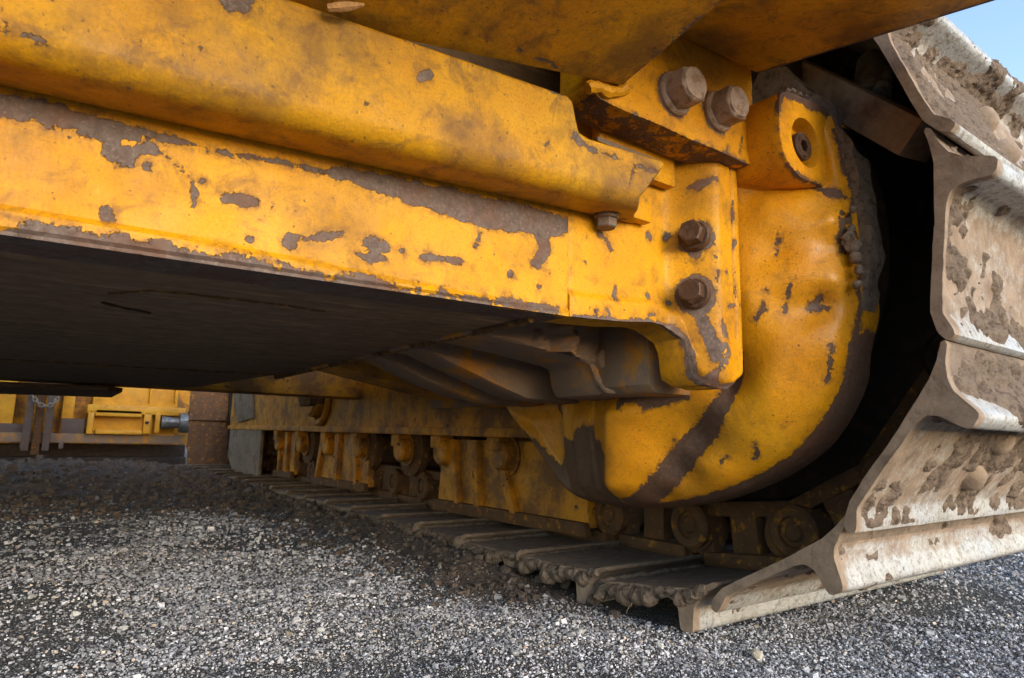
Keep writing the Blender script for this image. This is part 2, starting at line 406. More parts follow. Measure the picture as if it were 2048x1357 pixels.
a = gm.attributes.new('soil', 'FLOAT', 'POINT'); a.data.foreach_set('value', soil_amount(gv[:, 0], gv[:, 1]).astype(np.float32))
ground = bpy.data.objects.new('ground', gm); COL.objects.link(ground); tag(ground, kind='structure')

# loose grains of gravel, more than anyone could count: one mesh
def grains(n, seed, rmin, rmax, smin, smax, xlo=-2.2, xhi=3.6):
    r = np.random.default_rng(seed)
    d = rmin*(rmax/rmin)**r.random(n*3); ang = np.radians(-34+132*r.random(n*3))       # fan from the machine's open front
    x, y = d*np.sin(ang), d*np.cos(ang)
    ok = (x > xlo) & (x < xhi) & (y > .02)
    under = (x > X1+.02) & (x < X2) & (y > .62)
    ok &= ~under
    soil = soil_amount(x, y); ok &= r.random(n*3) > soil*.80
    pf = np.stack([x, y, np.zeros_like(x)], -1); ok &= r.random(n*3) < .35+1.3*sstep(.36, .60, fbm(pf, 4, 4, 77))
    x, y, d = x[ok][:n], y[ok][:n], d[ok][:n]; m = len(x)
    size = (smin+(smax-smin)*r.random(m)**2.6)*np.clip(d/1.1, .75, 1.7)
    base = np.array([(a, b, c) for a in (-1, 1) for b in (-1, 1) for c in (-1, 1)], float)*.58
    V = base[None]*(1+(r.random((m, 8, 3))-.5)*.8)
    V = V*(np.array((1, 1, .72))*(1+(r.random((m, 1, 3))-.5)*.6))
    t = r.random(m)*2*math.pi; c, s = np.cos(t), np.sin(t)
    vx = V[..., 0]*c[:, None]-V[..., 1]*s[:, None]; vy = V[..., 0]*s[:, None]+V[..., 1]*c[:, None]
    tl = (r.random(m)-.5)*1.4; c, s = np.cos(tl), np.sin(tl); vz = V[..., 2]
    vy, vz = vy*c[:, None]-vz*s[:, None], vy*s[:, None]+vz*c[:, None]
    V = np.stack([vx, vy, vz], -1)*size[:, None, None]
    V += np.stack([x, y, ground_height(x, y)+size*.22], -1)[:, None]
    q = np.array([(0, 1, 3, 2), (4, 6, 7, 5), (0, 4, 5, 1), (2, 3, 7, 6), (0, 2, 6, 4), (1, 5, 7, 3)])
    Q = (np.arange(m)[:, None, None]*8+q[None]).reshape(-1, 4)
    tone = .17+.50*r.random(m)**1.6+(r.random(m) > .93)*.18
    p2 = np.stack([x, y, np.zeros(m)], -1); tone = tone*(.74+.86*fbm(p2, 5, 4, 61))
    tint = np.stack([tone*(1.0+.05*r.random(m)), tone, tone*(1.0+.07*r.random(m))], -1)
    warm = r.random(m) > .94; tint[warm] *= (1.15, .95, .72)
    sk = (soil_amount(x, y)*.75)[:, None]; tint = tint*(1-sk)+np.array((.10, .076, .06))*sk
    return V.reshape(-1, 3), Q, np.repeat(np.c_[tint, np.ones(m)], 8, axis=0)
Vs, Qs, Ts = [], [], []; b = 0
for n, sd_, r0, r1, s0, s1 in ((130000, 11, .30, 2.2, .0009, .0028), (55000, 12, .8, 5.0, .0014, .0036), (1500, 13, .35, 3.0, .0035, .0075)):
    v, q, t = grains(n, sd_, r0, r1, s0, s1); Vs.append(v); Qs.append(q+b); Ts.append(t); b += len(v)
gme = quick_mesh('gravel', np.concatenate(Vs), np.concatenate(Qs), smooth=False); gme.materials.append(M['grain'])
ca = gme.attributes.new('tone', 'FLOAT_COLOR', 'POINT'); ca.data.foreach_set('color', np.concatenate(Ts).astype(np.float32).ravel())
gravel = bpy.data.objects.new('gravel', gme); COL.objects.link(gravel); tag(gravel, 'loose grey gravel grains spread over the ground', 'gravel', kind='stuff')

def crumbs(n, seed):
    r = np.random.default_rng(seed); x = -1.2+1.95*r.random(n); y = 2.2+3.4*r.random(n)
    k = n//3; x[:k] = X1-.02-.10*np.abs(r.normal(size=k)); y[:k] = .85+3.6*r.random(k)
    size = (.004+.016*r.random(n)**2.5)*np.clip(y/3.0, .45, 1.5); base = np.array([(a, b, c) for a in (-1, 1) for b in (-1, 1) for c in (-1, 1)], float)*.6
    V = base[None]*(1+(r.random((n, 8, 3))-.5)*.9)*size[:, None, None]; t = r.random(n)*6.28; c, s_ = np.cos(t)[:, None], np.sin(t)[:, None]
    V = np.stack([V[..., 0]*c-V[..., 1]*s_, V[..., 0]*s_+V[..., 1]*c, V[..., 2]*.8], -1)+np.stack([x, y, ground_height(x, y)+size*.25], -1)[:, None]
    q = np.array([(0, 1, 3, 2), (4, 6, 7, 5), (0, 4, 5, 1), (2, 3, 7, 6), (0, 2, 6, 4), (1, 5, 7, 3)])
    return V.reshape(-1, 3), (np.arange(n)[:, None, None]*8+q[None]).reshape(-1, 4)
cm = quick_mesh('soil_crumbs', *crumbs(9000, 5), smooth=False); cm.materials.append(M['soil'])
co_ = bpy.data.objects.new('soil_crumbs', cm); COL.objects.link(co_); tag(co_, 'dark crumbled soil strewn over the ground behind and along the track', 'soil', kind='stuff')

def rock_mesh(name, size, seed, flat=.75):
    bm = bmesh.new(); bmesh.ops.create_icosphere(bm, subdivisions=2, radius=1)
    r = random.Random(seed); ax = [(1, r.uniform(.7, 1), flat*r.uniform(.8, 1.1))]
    cuts = [(Vector((r.gauss(0, 1), r.gauss(0, 1), r.gauss(0, 1))).normalized(), r.uniform(.55, .85)) for _ in range(7)]
    for v in bm.verts:
        for nrm, d in cuts:
            k = v.co.dot(nrm)
            if k > d: v.co -= nrm*(k-d)
        v.co = Vector((v.co.x*ax[0][0], v.co.y*ax[0][1], v.co.z*ax[0][2]))*size*(1+r.uniform(-.03, .03))
    return bm_mesh(name, bm, 28)
def place_rock(name, px, py, size, mat, seed, label, cat, group=None):
    p = onZ(px, py, 0); z = float(ground_height(np.array([p[0]]), np.array([p[1]]))[0])
    o = obj(name, rock_mesh(name, size, seed), mat); o.location = (p[0], p[1], z+size*.33); o.rotation_euler.z = seed*1.3
    return tag(o, label, cat, group)
place_rock('stone', 1512, 1302, .0105, 'stone', 3, 'pale tan angular stone on the gravel before the lowest track grouser', 'stone')
PB = [(735, 1178, 9), (1090, 1192, 8), (970, 1235, 7.5), (1010, 1228, 7), (1160, 1272, 8), (1320, 1290, 9), (600, 1155, 6.5), (415, 1150, 7),
      (260, 1152, 8), (205, 1140, 9), (165, 1138, 5.5), (150, 1235, 9), (60, 1210, 8), (390, 1118, 6), (590, 1108, 7), (480, 1110, 5), (290, 1115, 5),
      (765, 1205, 6), (810, 1210, 7), (895, 1245, 5.5), (1105, 1275, 5.5), (1290, 1325, 7), (1030, 1318, 8), (640, 1270, 8), (905, 1300, 6),
      (625, 1068, 6), (540, 1062, 6), (500, 1075, 5), (120, 1065, 5), (55, 1065, 6), (330, 1080, 4.5), (1240, 1300, 6), (1440, 1315, 6),
      (700, 1150, 5), (850, 1180, 5), (1000, 1180, 5), (560, 1205, 7), (330, 1255, 7), (245, 1262, 8), (870, 1330, 6), (1160, 1335, 7)]
for i, (px, py, s_) in enumerate(PB):
    place_rock('pebble', px, py, s_*.00078*(1.0 if py > 1120 else 1.35), 'palestone', 20+i, 'small pale pebble lying loose on the dark gravel', 'pebble', 'pale pebbles on the gravel')
for i, (px, py, s_) in enumerate([(1135, 1165, 18), (1085, 1160, 14), (1190, 1195, 15), (960, 1125, 16), (880, 1105, 20), (820, 1085, 18), (760, 1065, 20), (700, 1050, 22),
                                  (650, 1035, 20), (600, 1020, 22), (560, 1005, 22), (500, 990, 24), (450, 978, 26), (920, 1100, 13), (1010, 1150, 11), (1230, 1215, 10)]):
    o = place_rock('soil_clod', px, py+8, s_*.0011, 'soil', 90+i, 'dark crumbly soil clod heaped against the inner edge of the track', 'soil clod', 'soil clods along the track')

# ================================================================== the bulldozer
BD = thing('bulldozer', (0.35, 2.3, 0.0), 'worn yellow bulldozer seen from below with its hull, final drive and muddy track', 'bulldozer')
YF = .500                                            # front face of the hull
zlip = lambda x: .369+.018*(x+.04)                   # bottom of the hull
Y5 = lambda px, py: onY(px, py, YF)

# ---- hull front beam
def hull_y(x, z):
    k = z-zlip(x); w = .0145-.012*sstep(0, .40, x)
    if k < .003: return YF-.002
    if k < w: return YF-.0045
    return YF-.0045+.0045*sstep(w, w+.006, k)
D = []
D += line(Y5, [(-60, 205, 8), (0, 208, 8.5), (80, 222, 8), (150, 240, 8), (215, 258, 8), (265, 268, 6)], 8)
D += line(Y5, [(280, 262), (350, 282), (430, 302), (560, 325), (640, 342)], 2.2)
D += line(Y5, [(650, 345, 4), (700, 352, 6), (760, 368, 9), (830, 388, 11), (900, 404, 14), (960, 424, 15), (1010, 432, 16), (1060, 440, 15), (1100, 450, 13), (1140, 452, 8)], 9)
D += line(Y5, [(1085, 470, 10), (1088, 500, 8), (1073, 528, 6)], 6)
D += line(Y5, [(960, 465), (950, 495)], 2.5)
D += line(Y5, [(55, 238), (130, 255), (200, 278), (235, 292)], 1.6)+line(Y5, [(228, 305, 7), (250, 312, 8.5), (275, 300, 4), (300, 300, 5)], 7)
D += line(Y5, [(300, 298, 4), (345, 320, 2), (372, 350, 1.6), (388, 380, 1.8), (388, 405, 1.5), (381, 428, 1)], 2)
D += line(Y5, [(294, 330)], 3.4)+line(Y5, [(452, 394, 5), (475, 398, 6.5), (495, 402, 4), (512, 404, 2)], 5)+line(Y5, [(205, 418, 4), (212, 432, 4.5)], 4)
for px, py, r in ((405, 363, 1.8), (522, 440, 1.6), (500, 478, 2.5), (582, 486, 6.5), (400, 96, 2), (805, 502, 2.2), (1020, 550, 4), (1077, 573, 3.5), (1100, 548, 1.5), (690, 428, 1.4), (545, 415, 1), (590, 420, 1)): D += line(Y5, [(px, py)], r)
D += line(Y5, [(608, 478, 1.5), (640, 474, 3), (680, 470, 4)], 3)+line(Y5, [(735, 486, 5), (770, 494, 5)], 5)+line(Y5, [(712, 508, 2.5), (740, 516, 4), (772, 520, 2.5)], 3)
D += line(Y5, [(845, 514, 2.5), (880, 518, 3), (918, 523, 3.5)], 3)
D += line(Y5, [(-150, 432, 8), (0, 453, 8), (550, 538, 7), (1110, 622, 5)], 7.0)
D += [(np.array((-1.3, .53, zlip(-1.3))), np.array((.43, .53, zlip(.43))), .03, .03, 1)]
for s_ in ([(-10, 442, 7), (28, 447, 6)], [(62, 442, 3)], [(115, 455, 3), (160, 457, 3)], [(140, 470, 1.5)], [(180, 470, 1.8)], [(285, 475, 3), (325, 487, 3.4)], [(355, 490, 4), (405, 497, 6), (440, 508, 4)],
           [(475, 516, 3), (500, 515, 4), (540, 524, 7), (560, 533, 6)], [(590, 530, 5), (640, 537, 6.5), (700, 552, 6)], [(720, 548, 4), (800, 566, 5), (870, 578, 5)], [(890, 580, 5), (950, 588, 5), (985, 598, 3)]):
    D += line(Y5, s_, 3, -1)
xs = lin(-1.3, -.30, 6)+lin(-.296, .425, 240)
obj('hull_beam', mesh('hull_beam', *plate(xs, zlip, lambda x: .545, hull_y, .05, 72)), 'paint', BD, D)

# ---- belly plate under the hull (z follows the lip)
def belly(name, poly, z0, mat, t=.02):
    V = [(x, y, zlip(x)+z0+(0 if s == 0 else t)) for s in (0, 1) for x, y in poly]; n = len(poly)
    return obj(name, bevelled(name, (V, [tuple(range(n))[::-1], tuple(range(n, 2*n))]+[(i, (i+1) % n, n+(i+1) % n, n+i) for i in range(n)]), .002), mat, BD)
bp = belly('belly_plate', [(-1.3, YF+.01), (.398, YF+.01), (.402, 1.405), (-1.3, 1.405)], .0005, 'belly')
belly('rear_belly_plate', [(-1.3, 1.411), (.40, 1.411), (.395, 1.48), (.325, 2.07), (-1.3, 2.07)], .004, 'belly')
belly('tail_guard', [(-1.3, 2.05), (.12, 2.05), (.16, 2.12), (.16, 2.5), (-1.3, 2.5)], -.013, 'belly', .012)
box('hull_side', (.380, YF+.051, .392), (.398, 1.47, .62), 'caked', BD, .003)
def weld(pts, r, seed, parent, mat='weld', n=80):
    pts = np.array(pts, float); t = np.linspace(0, len(pts)-1, n); P = np.stack([np.interp(t, range(len(pts)), pts[:, k]) for k in range(3)], -1)
    rr = r*(.75+.5*vnoise(P, 160, seed)); v, f = tube(P+(np.stack([vnoise(P, 120, seed+k) for k in (1, 2, 3)], -1)-.5)*r*.6, list(rr), 8)
    return obj('weld_seam', mesh('weld_seam', v, f), mat, parent)
weld([(.401, y, zlip(.4)-.0005) for y in lin(YF+.03, 1.47, 12)], .0048, 4, bp, n=150)
weld([(x, 1.408, zlip(x)+.001) for x in lin(-.9, .40, 6)], .0028, 5, bp, n=120)
p0 = [onZ(px, py, zlip(.1)) for px, py in ((220, 585), (300, 580), (380, 588), (470, 600), (560, 612), (650, 628))]
weld([(p[0], p[1], zlip(p[0])+.0005) for p in p0], .0018, 6, bp)
p0 = [onZ(px, py, zlip(.1)) for px, py in ((205, 602), (240, 612), (300, 625))]
weld([(p[0], p[1], zlip(p[0])+.0005) for p in p0], .0022, 8, bp, 'dark')

# ---- bent guard plate along the beam
GT = lambda x: .5515+.0640*(x-.0)                    # top edge height
GB = lambda x: .4645+.0585*(x)                       # bottom edge height
GYF = .440
def guard_pt(x, w):                                  # w 0 at the bottom edge .. 1 at the top
    zb, zt = GB(x), GT(x); r = .019; ret = .4975-GYF-r; arc = r*math.pi/2; flat = zt-zb-r; d = w*(ret+arc+flat)
    if d < ret: return (x, .4975-d, zb+.003*(1-d/ret))
    if d < ret+arc:
        a = (d-ret)/r; return (x, GYF+r-r*math.sin(a), zb+r-r*math.cos(a))
    t = (d-ret-arc)/flat; return (x, GYF-.003*t, zb+r+flat*t)
gxs = lin(-1.1, -.25, 8)+lin(-.244, .366, 150)+lin(.368, .389, 16)+lin(.392, .5085, 34)
wn_ = .74
def guard_top(x):
    if x < .374: return 1.0-.02*sstep(.368, .374, x)
    if x < .3865: return .98-(.98-wn_-.02)*sstep(0, 1, (x-.374)/.0125)**.8
    return wn_+.02*(1-sstep(.3865, .398, x))-.02*sstep(.500, .5085, x)
def guard_bot(x): return 0.0
V, Fc = [], []; nw = 60
for x in gxs:
    t_, b_ = guard_top(x), guard_bot(x)
    for k in range(nw):
        w_ = b_+(t_-b_)*k/(nw-1); xe = float(np.interp(w_, [0, .22, .42, .74], [.521, .490, .472, .510]))
        V.append(guard_pt(x if x < .44 else .44+(x-.44)*(xe-.44)/(.5085-.44), w_))
for i in range(len(gxs)-1):
    for k in range(nw-1): Fc.append((i*nw+k, (i+1)*nw+k, (i+1)*nw+k+1, i*nw+k+1))
Yg = lambda px, py: onY(px, py, GYF-.002)
Dg = line(Yg, [(640, 2), (900, 95), (1150, 200)], 1.6)+line(Yg, [(1150, 270, 3), (1180, 296, 2), (1260, 325, 1.4), (1326, 348, 1.6)], 2)
for s_ in ([(402, 95, 3.0)], [(845, 155, 4), (858, 150, 3)], [(735, 203, 2)], [(840, 277, 2.4)], [(485, 188, 2.2), (495, 192, 1.5)], [(512, 185, 3)], [(60, 78, 3), (90, 92, 5)], [(5, 55, 4)],
           [(200, 160, 5), (250, 178, 4)], [(325, 195, 3), (400, 215, 5), (470, 224, 3), (560, 232, 1)], [(460, 5, 8), (475, 0, 9)], [(325, 138, 1.7)], [(1085, 295, 2), (1100, 285, 2.4)],
           [(1270, 335, 1.6), (1262, 375, 1.7), (1240, 398, 2.2), (1215, 417, 1.2)], [(1160, 283, 5), (1190, 302, 3)], [(40, 130, 3), (90, 150, 2)], [(1235, 392, 2.5)], [(1300, 365, 1), (1320, 360, 1.5)]):
    Dg += line(Yg, s_, 2)
for v in ((.5085, .441, .52), (.5085, .450, .505)): pass
Dg += [(np.array((.509, .44, .535)), np.array((.473, .44, .502)), .0018, .0018, 1)]
Dg += [(np.array((.5085, .44, .635)), np.array((.5085, .455, .497)), .002, .002, 1), (np.array((.47, .4975, GB(.47))), np.array((.50, .49, GB(.50))), .004, .003, 1)]
gme_ = mesh('guard_plate', V, Fc, 40)
go = obj('guard_plate', gme_, 'dusty', BD, Dg)
sm = go.modifiers.new('thickness', 'SOLIDIFY'); sm.thickness = .009; sm.offset = -1
# is the back of the sheet really behind it? (normals were recalculated for an open sheet)
nrm = gme_.polygons[len(gme_.polygons)//2+10].normal
if nrm.y > 0: sm.offset = 1
box('guard_end_block', (.485, .484, .4985), (.538, .499, .532), 'paint', BD, .004)
hexbolt('bolt', (.468, .487, GB(.468)+.0005), (0, 0, -1), .020, .010, go, 'edge', .014, .004)

# ---- plates overhead, part of the machine's rear overhang
def slab(name, pts, t, mat, chip=None, up=(0, 0, 1)):
    n = len(pts); V = [np.array(p) for p in pts]+[np.array(p)+t*np.array(up) for p in pts]
    bm = bmesh.new(); vs = [bm.verts.new(v) for v in V]
    for f in [tuple(range(n))[::-1], tuple(range(n, 2*n))]+[(i, (i+1) % n, n+(i+1) % n, n+i) for i in range(n)]: bm.faces.new([vs[i] for i in f])
    bmesh.ops.recalc_face_normals(bm, faces=bm.faces)
    bmesh.ops.bevel(bm, geom=bm.edges[:], offset=.0022, segments=2, affect='EDGES')
    bmesh.ops.triangulate(bm, faces=[f for f in bm.faces if len(f.verts) > 4])
    for _ in range(6):
        e = [e for e in bm.edges if e.calc_length() > .014]
        if not e or len(bm.verts) > 60000: break
        bmesh.ops.subdivide_edges(bm, edges=e, cuts=1); bmesh.ops.triangulate(bm, faces=[f for f in bm.faces if len(f.verts) > 3])
    return obj(name, bm_mesh(name, bm), mat, BD, chip)
Az = lambda x, y: .606+.125*(x-.436)-.19*(y-.430)
ptsA = [(-.32, .500, Az(-.32, .500)), (.436, .430, Az(.436, .430)), (.436, .10, Az(.436, .10)), (-.32, .10, Az(-.32, .10))]
def onA(px, py):
    r = _ray(px, py); a = .125*r[0]-.19*r[1]; b = .606-.125*.436+.19*.430
    return EYE+((b-CAM_H)/(r[2]-a))*r
Da = line(onA, [(1285, 110), (1330, 70), (1362, 40)], 1.6)+line(onA, [(1232, 135)], 2.2)+line(onA, [(930, 60), (1040, 100), (1130, 140)], .9)+line(onA, [(1100, 20), (1130, 30)], 3)
Da += [(np.array(ptsA[1]), np.array(ptsA[2]), .0028, .0028, 1)]
slab('overhang_plate', ptsA, .012, 'overhead', Da)
B0, B1, B2 = np.array((.40, .431, .690)), np.array((.674, .431, .7085)), onX(2060, -18, .695)
B3 = np.array((.30, float(B2[1])-.02, B2[2]-.02))
Db = [(B1, B2, .006, .006, 1)]
slab('fender_plate', [B0, B1, B2, B3], .014, 'overhead', Db)

# ---- mounting bracket with two big bolts
YB = .434
Yb = lambda px, py: onY(px, py, YB)
def br_bot(x):
    z = .5845
    if x < .412: z += .020*(1-math.sqrt(max(0, 1-((.412-x)/.018)**2)))
    if x > .652: z += .016*(1-math.sqrt(max(0, 1-((x-.652)/.0165)**2)))
    return z
bxs = lin(.395, .412, 10)+lin(.416, .650, 70)+lin(.653, .6665, 10)
Dk = line(Yb, [(1183, 200, 7), (1230, 222, 5), (1300, 250, 4.5), (1380, 283, 3), (1450, 310, 3), (1500, 330, 3)], 4)+line(Yb, [(1512, 155, 7), (1512, 200, 7), (1512, 225, 5), (1513, 260, 2.6), (1513, 320, 1.6)], 3)
for s_ in ([(1466, 262, 1), (1456, 285, .9), (1450, 312, .8)], [(1485, 270, .6), (1478, 320, .6)], [(1418, 282, 1.8), (1408, 296, 1)], [(1478, 262, 1.2)], [(1262, 170, 1)], [(1490, 205, 2)], [(1370, 215, .9)]): Dk += line(Yb, s_, 1)
K1, K2 = onY(1347, 190, YB), onY(1434, 225, YB)
Dk += [(np.array((.40, .460, .580)), np.array((.64, .460, .580)), .022, .020, 1)]  # underside darkened: its shade is put into the colour through the chip mask
for k_ in (K1, K2): Dk += [(k_, k_, .0265, .0265, 1)]
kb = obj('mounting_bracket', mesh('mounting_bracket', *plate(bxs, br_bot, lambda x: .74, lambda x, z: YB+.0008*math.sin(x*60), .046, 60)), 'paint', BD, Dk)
for k_, ph in ((K1, .35), (K2, .15)): hexbolt('bolt', k_, (0, -1, 0), .037, .0235, kb, 'bolt', .0245, .007, ph)
weld([onY(px, py, YB-.004) for px, py in ((1175, 178), (1195, 172), (1215, 186), (1238, 184), (1250, 178))], .006, 9, kb, 'paint', 40)
box('backing_strip', (.445, .476, .568), (.545, .4845, .574), 'edge', BD, .002)
box('inner_plate', (.455, .484, .552), (.578, .497, .70), 'paint', BD, .002)

# ---- final drive housing: flange
fl_bot = interp([.42, .45, .50, .545, .565, .578, .588, .592, .594, .598, .606, .620, .640, .655, .664], [.377, .378, .381, .386, .385, .380, .370, .355, .340, .326, .318, .3135, .3145, .323, .340])
def fl_y(x, z):
    step = sstep(.572, .622, x)
    y = YF-.046*step
    zb = fl_bot(x); k = z-zb
    band = (1-sstep(.020, .030, k))*(1-step)
    y -= .005*band
    y -= .006*math.exp(-((x-.618)/.016)**2-((z-.350)/.022)**2)        # bulge of the lug
    y += .0022*math.exp(-((x-.425)/.0022)**2)                        # seam to the hull
    y += .004*math.exp(-((x-.6455)/.0016)**2)*(z > .37)              # slot down the ridge
    y += .005*sstep(.655, .664, x)+.010*(1-sstep(0, .010, k))*sstep(.59, .6, x)
    return y
def Yw(px, py):                                        # a picture position on that flange
    y = .5
    for _ in range(25): p = onY(px, py, y); y = .5*y+.5*fl_y(float(p[0]), float(p[2]))
    return onY(px, py, y)
Df = []
for s_ in ([(1197, 468, 3), (1208, 476, 3), (1222, 500, 3.5)], [(1297, 470, 3), (1300, 478, 3)], [(1334, 472, 4.5)], [(1425, 508, 2), (1432, 515, 3)], [(1466, 402, 1.6), (1463, 440, 3)], [(1470, 485, 2.6), (1464, 497, 2)],
           [(1437, 545, 2), (1433, 570, 1.3), (1433, 603, 1.2), (1442, 613, 1.2)], [(1455, 613, 1.2), (1470, 610, 1.2), (1470, 575, 1.2), (1468, 545, 1.2)], [(1452, 545, 2)], [(1229, 575, 2), (1228, 598, 4)], [(1296, 592, 3)],
           [(1336, 606, 3)], [(1480, 610, 2), (1492, 600, 1.5)], [(1375, 376, 3), (1400, 372, 5), (1420, 362, 3)], [(1432, 358, 4)], [(1400, 635, 7), (1412, 660, 9), (1428, 690, 9), (1434, 715, 7)], [(1445, 640, 3), (1452, 670, 5)],
           [(1300, 630, 2.5), (1312, 630, 1.5)], [(1218, 625, 2.6)], [(1190, 623, 1.6)], [(1105, 612, 4)], [(1145, 545, .9)], [(1170, 525, .9)], [(1440, 700, 3), (1455, 690, 4)], [(1405, 770, 5), (1435, 745, 5), (1458, 700, 4)]): Df += line(Yw, s_, 2)
xb = lin(.43, .664, 60); edge = [np.array((x, fl_y(x, fl_bot(x)), fl_bot(x))) for x in xb]
Df += [(edge[i], edge[i+1], .0035+.004*sstep(.55, .6, xb[i]), .0035+.004*sstep(.55, .6, xb[i]), 1) for i in range(len(xb)-1)]
W1, W2 = Yw(1392, 475), Yw(1392, 590)
Df += [(W1, W1, .021, .021, 1), (W1+np.array((-.003, 0, -.014)), W1+np.array((-.003, 0, -.020)), .012, .009, 1), (W2, W2, .024, .024, 1), (W2+np.array((-.012, 0, 0)), W2, .018, .02, 1)]
fxs = lin(.4255, .57, 60)+lin(.572, .664, 64)
fd = obj('final_drive_flange', mesh('final_drive_flange', *plate(fxs, fl_bot, lambda x: .62, fl_y, .045, 110), smooth=50), 'paint', BD, Df)
for w_, ph in ((W1, .2), (W2, .5)): hexbolt('bolt', w_+np.array((-.004, -.002, 0)), (-.93, -.36, .03), .0255, .016, fd, 'boltdark', .0175, .006, ph, label='rusty flange bolt with chipped paint round it')

# ---- final drive housing: dished casting round the axle, X as a height over (Y, Z)
XD = .75
RIM_PX = [(1648, 225), (1660, 260), (1676, 320), (1694, 400), (1704, 470), (1709, 560), (1706, 640), (1690, 745), (1618, 885), (1500, 968), (1400, 1005), (1300, 1017), (1200, 1010), (1130, 985), (1105, 955), (1060, 890), (1000, 800), (985, 740)]
rim = np.array([onX(*p, XD)[1:] for p in RIM_PX]); CEN = np.array((.72, .514))
ang = np.arctan2(rim[:, 1]-CEN[1], CEN[0]-rim[:, 0]); rad = np.hypot(*(rim-CEN).T)
ang = np.where(ang > 2.2, ang-2*math.pi, ang); od = np.argsort(ang); ang, rad = ang[od], rad[od]
CTL = [(1500, 400, .683), (1540, 400, .690), (1600, 400, .712), (1655, 410, .733), (1500, 330, .684), (1530, 300, .706), (1600, 330, .745), (1600, 250, .757), (1545, 250, .722), (1640, 300, .752), (1640, 365, .744), (1590, 372, .724),
       (1500, 500, .681), (1560, 500, .700), (1630, 500, .718), (1668, 440, .726), (1672, 500, .740), (1678, 560, .730), (1645, 530, .721), (1700, 500, .749),
       (1500, 600, .680), (1560, 600, .700), (1610, 590, .714), (1636, 602, .731), (1690, 640, .742), (1655, 655, .726),
       (1478, 690, .693), (1510, 690, .694), (1560, 690, .700), (1630, 700, .718), (1670, 720, .735),
       (1250, 800, .655), (1330, 800, .668), (1400, 790, .683), (1440, 780, .695), (1462, 770, .708), (1490, 780, .701), (1540, 790, .701), (1600, 800, .722),
       (1245, 870, .668), (1300, 870, .682), (1360, 870, .700), (1405, 870, .716), (1445, 870, .707), (1500, 880, .712), (1560, 900, .735),
       (1243, 930, .680), (1290, 930, .690), (1330, 930, .706), (1360, 935, .721), (1400, 930, .712), (1450, 945, .722),
       (1245, 980, .700), (1285, 975, .708), (1315, 985, .728), (1360, 980, .730), (1250, 1005, .730), (1320, 1005, .742),
       (1225, 830, .664), (1225, 930, .690), (1180, 830, .694), (1180, 930, .712), (1125, 830, .722), (1125, 930, .738), (1180, 985, .730), (1100, 850, .735), (1060, 830, .742), (1030, 810, .745), (1105, 910, .742),
       (1240, 700, .705), (1350, 700, .700), (1150, 700, .725), (1050, 720, .74), (1420, 650, .690), (1450, 300, .672)]
cp = np.array([np.r_[onX(px, py, x)[1:], x] for px, py, x in CTL])
rp = np.c_[rim, np.full(len(rim), XD)]; cp = np.r_[cp, rp, [[.72, .514, .70], [.58, .66, .70], [.85, .60, .68], [.95, .45, .70], [.72, .75, .70]]]
def tps_k(d): return np.where(d > 1e-9, d*d*np.log(d+1e-12), 0)
A_ = np.hypot(*(cp[:, None, :2]-cp[None, :, :2]).transpose(2, 0, 1)); n_ = len(cp)
Lm = np.zeros((n_+3, n_+3)); Lm[:n_, :n_] = tps_k(A_)+np.eye(n_)*2e-5; Lm[:n_, n_:] = np.c_[np.ones(n_), cp[:, :2]]; Lm[n_:, :n_] = Lm[:n_, n_:].T
wgt = np.linalg.solve(Lm, np.r_[cp[:, 2], 0, 0, 0])
def cast_x(q):
    q = np.atleast_2d(q); K = tps_k(np.hypot(*(q[:, None]-cp[None, :, :2]).transpose(2, 0, 1)))
    return K@wgt[:n_]+wgt[n_]+q@wgt[n_+1:]
NA, NR = 230, 120
th = np.linspace(ang[0], ang[-1], NA)
sl = np.gradient(rad, ang); ix = np.clip(np.searchsorted(ang, th)-1, 0, len(ang)-2); hw = ang[ix+1]-ang[ix]; tt = (th-ang[ix])/hw
rr = (2*tt**3-3*tt**2+1)*rad[ix]+(tt**3-2*tt**2+tt)*hw*sl[ix]+(3*tt**2-2*tt**3)*rad[ix+1]+(tt**3-tt**2)*hw*sl[ix+1]
from_c = np.linspace(.16, 1, NR)
yy = CEN[0]-np.cos(th)[:, None]*rr[:, None]*from_c; zz = CEN[1]+np.sin(th)[:, None]*rr[:, None]*from_c
q = np.stack([yy, zz], -1).reshape(-1, 2); xx = cast_x(q)
rho = np.tile(from_c, NA); rnd = sstep(.965, 1.0, rho)
P3 = np.c_[xx, q]; xx = xx+rnd**2*.014+(fbm(P3, 26, 3, 4)-.5)*.0035
# sharp keel under the axle, steps and a pad on the rearward facet
low = (1-sstep(.285, .315, q[:, 1]))*(1-sstep(.90, .99, rho))
yk = np.interp(q[:, 1], [.15, .31], [.715, .662]); xx = xx-.020*low*np.maximum(0, 1-np.abs(q[:, 0]-yk)/.075)
yb, yp, yr = (onX(px, 880, .715)[1] for px in (1116, 1150, 1206))
xx = xx+.010*low*sstep(yb-.003, yb+.003, q[:, 0])-.005*low*sstep(yr-.002, yr+.002, q[:, 0])*(1-sstep(yp-.002, yp+.002, q[:, 0]))
V = np.c_[xx, q]; I = np.arange(NA*NR).reshape(NA, NR)
Fq = np.stack([I[:-1, :-1], I[1:, :-1], I[1:, 1:], I[:-1, 1:]], -1).reshape(-1, 4)
rimI = I[:, -1]; extra = V[rimI]+np.array((.045, 0, 0)); V = np.r_[V, extra]; J = np.arange(NA)+NA*NR
Fr = np.stack([rimI[:-1], rimI[1:], J[1:], J[:-1]], -1)
def onC(px, py):
    x = .70
    for _ in range(30): p = onX(px, py, x); x = .5*x+.5*float(cast_x(p[1:])[0])
    return onX(px, py, x)
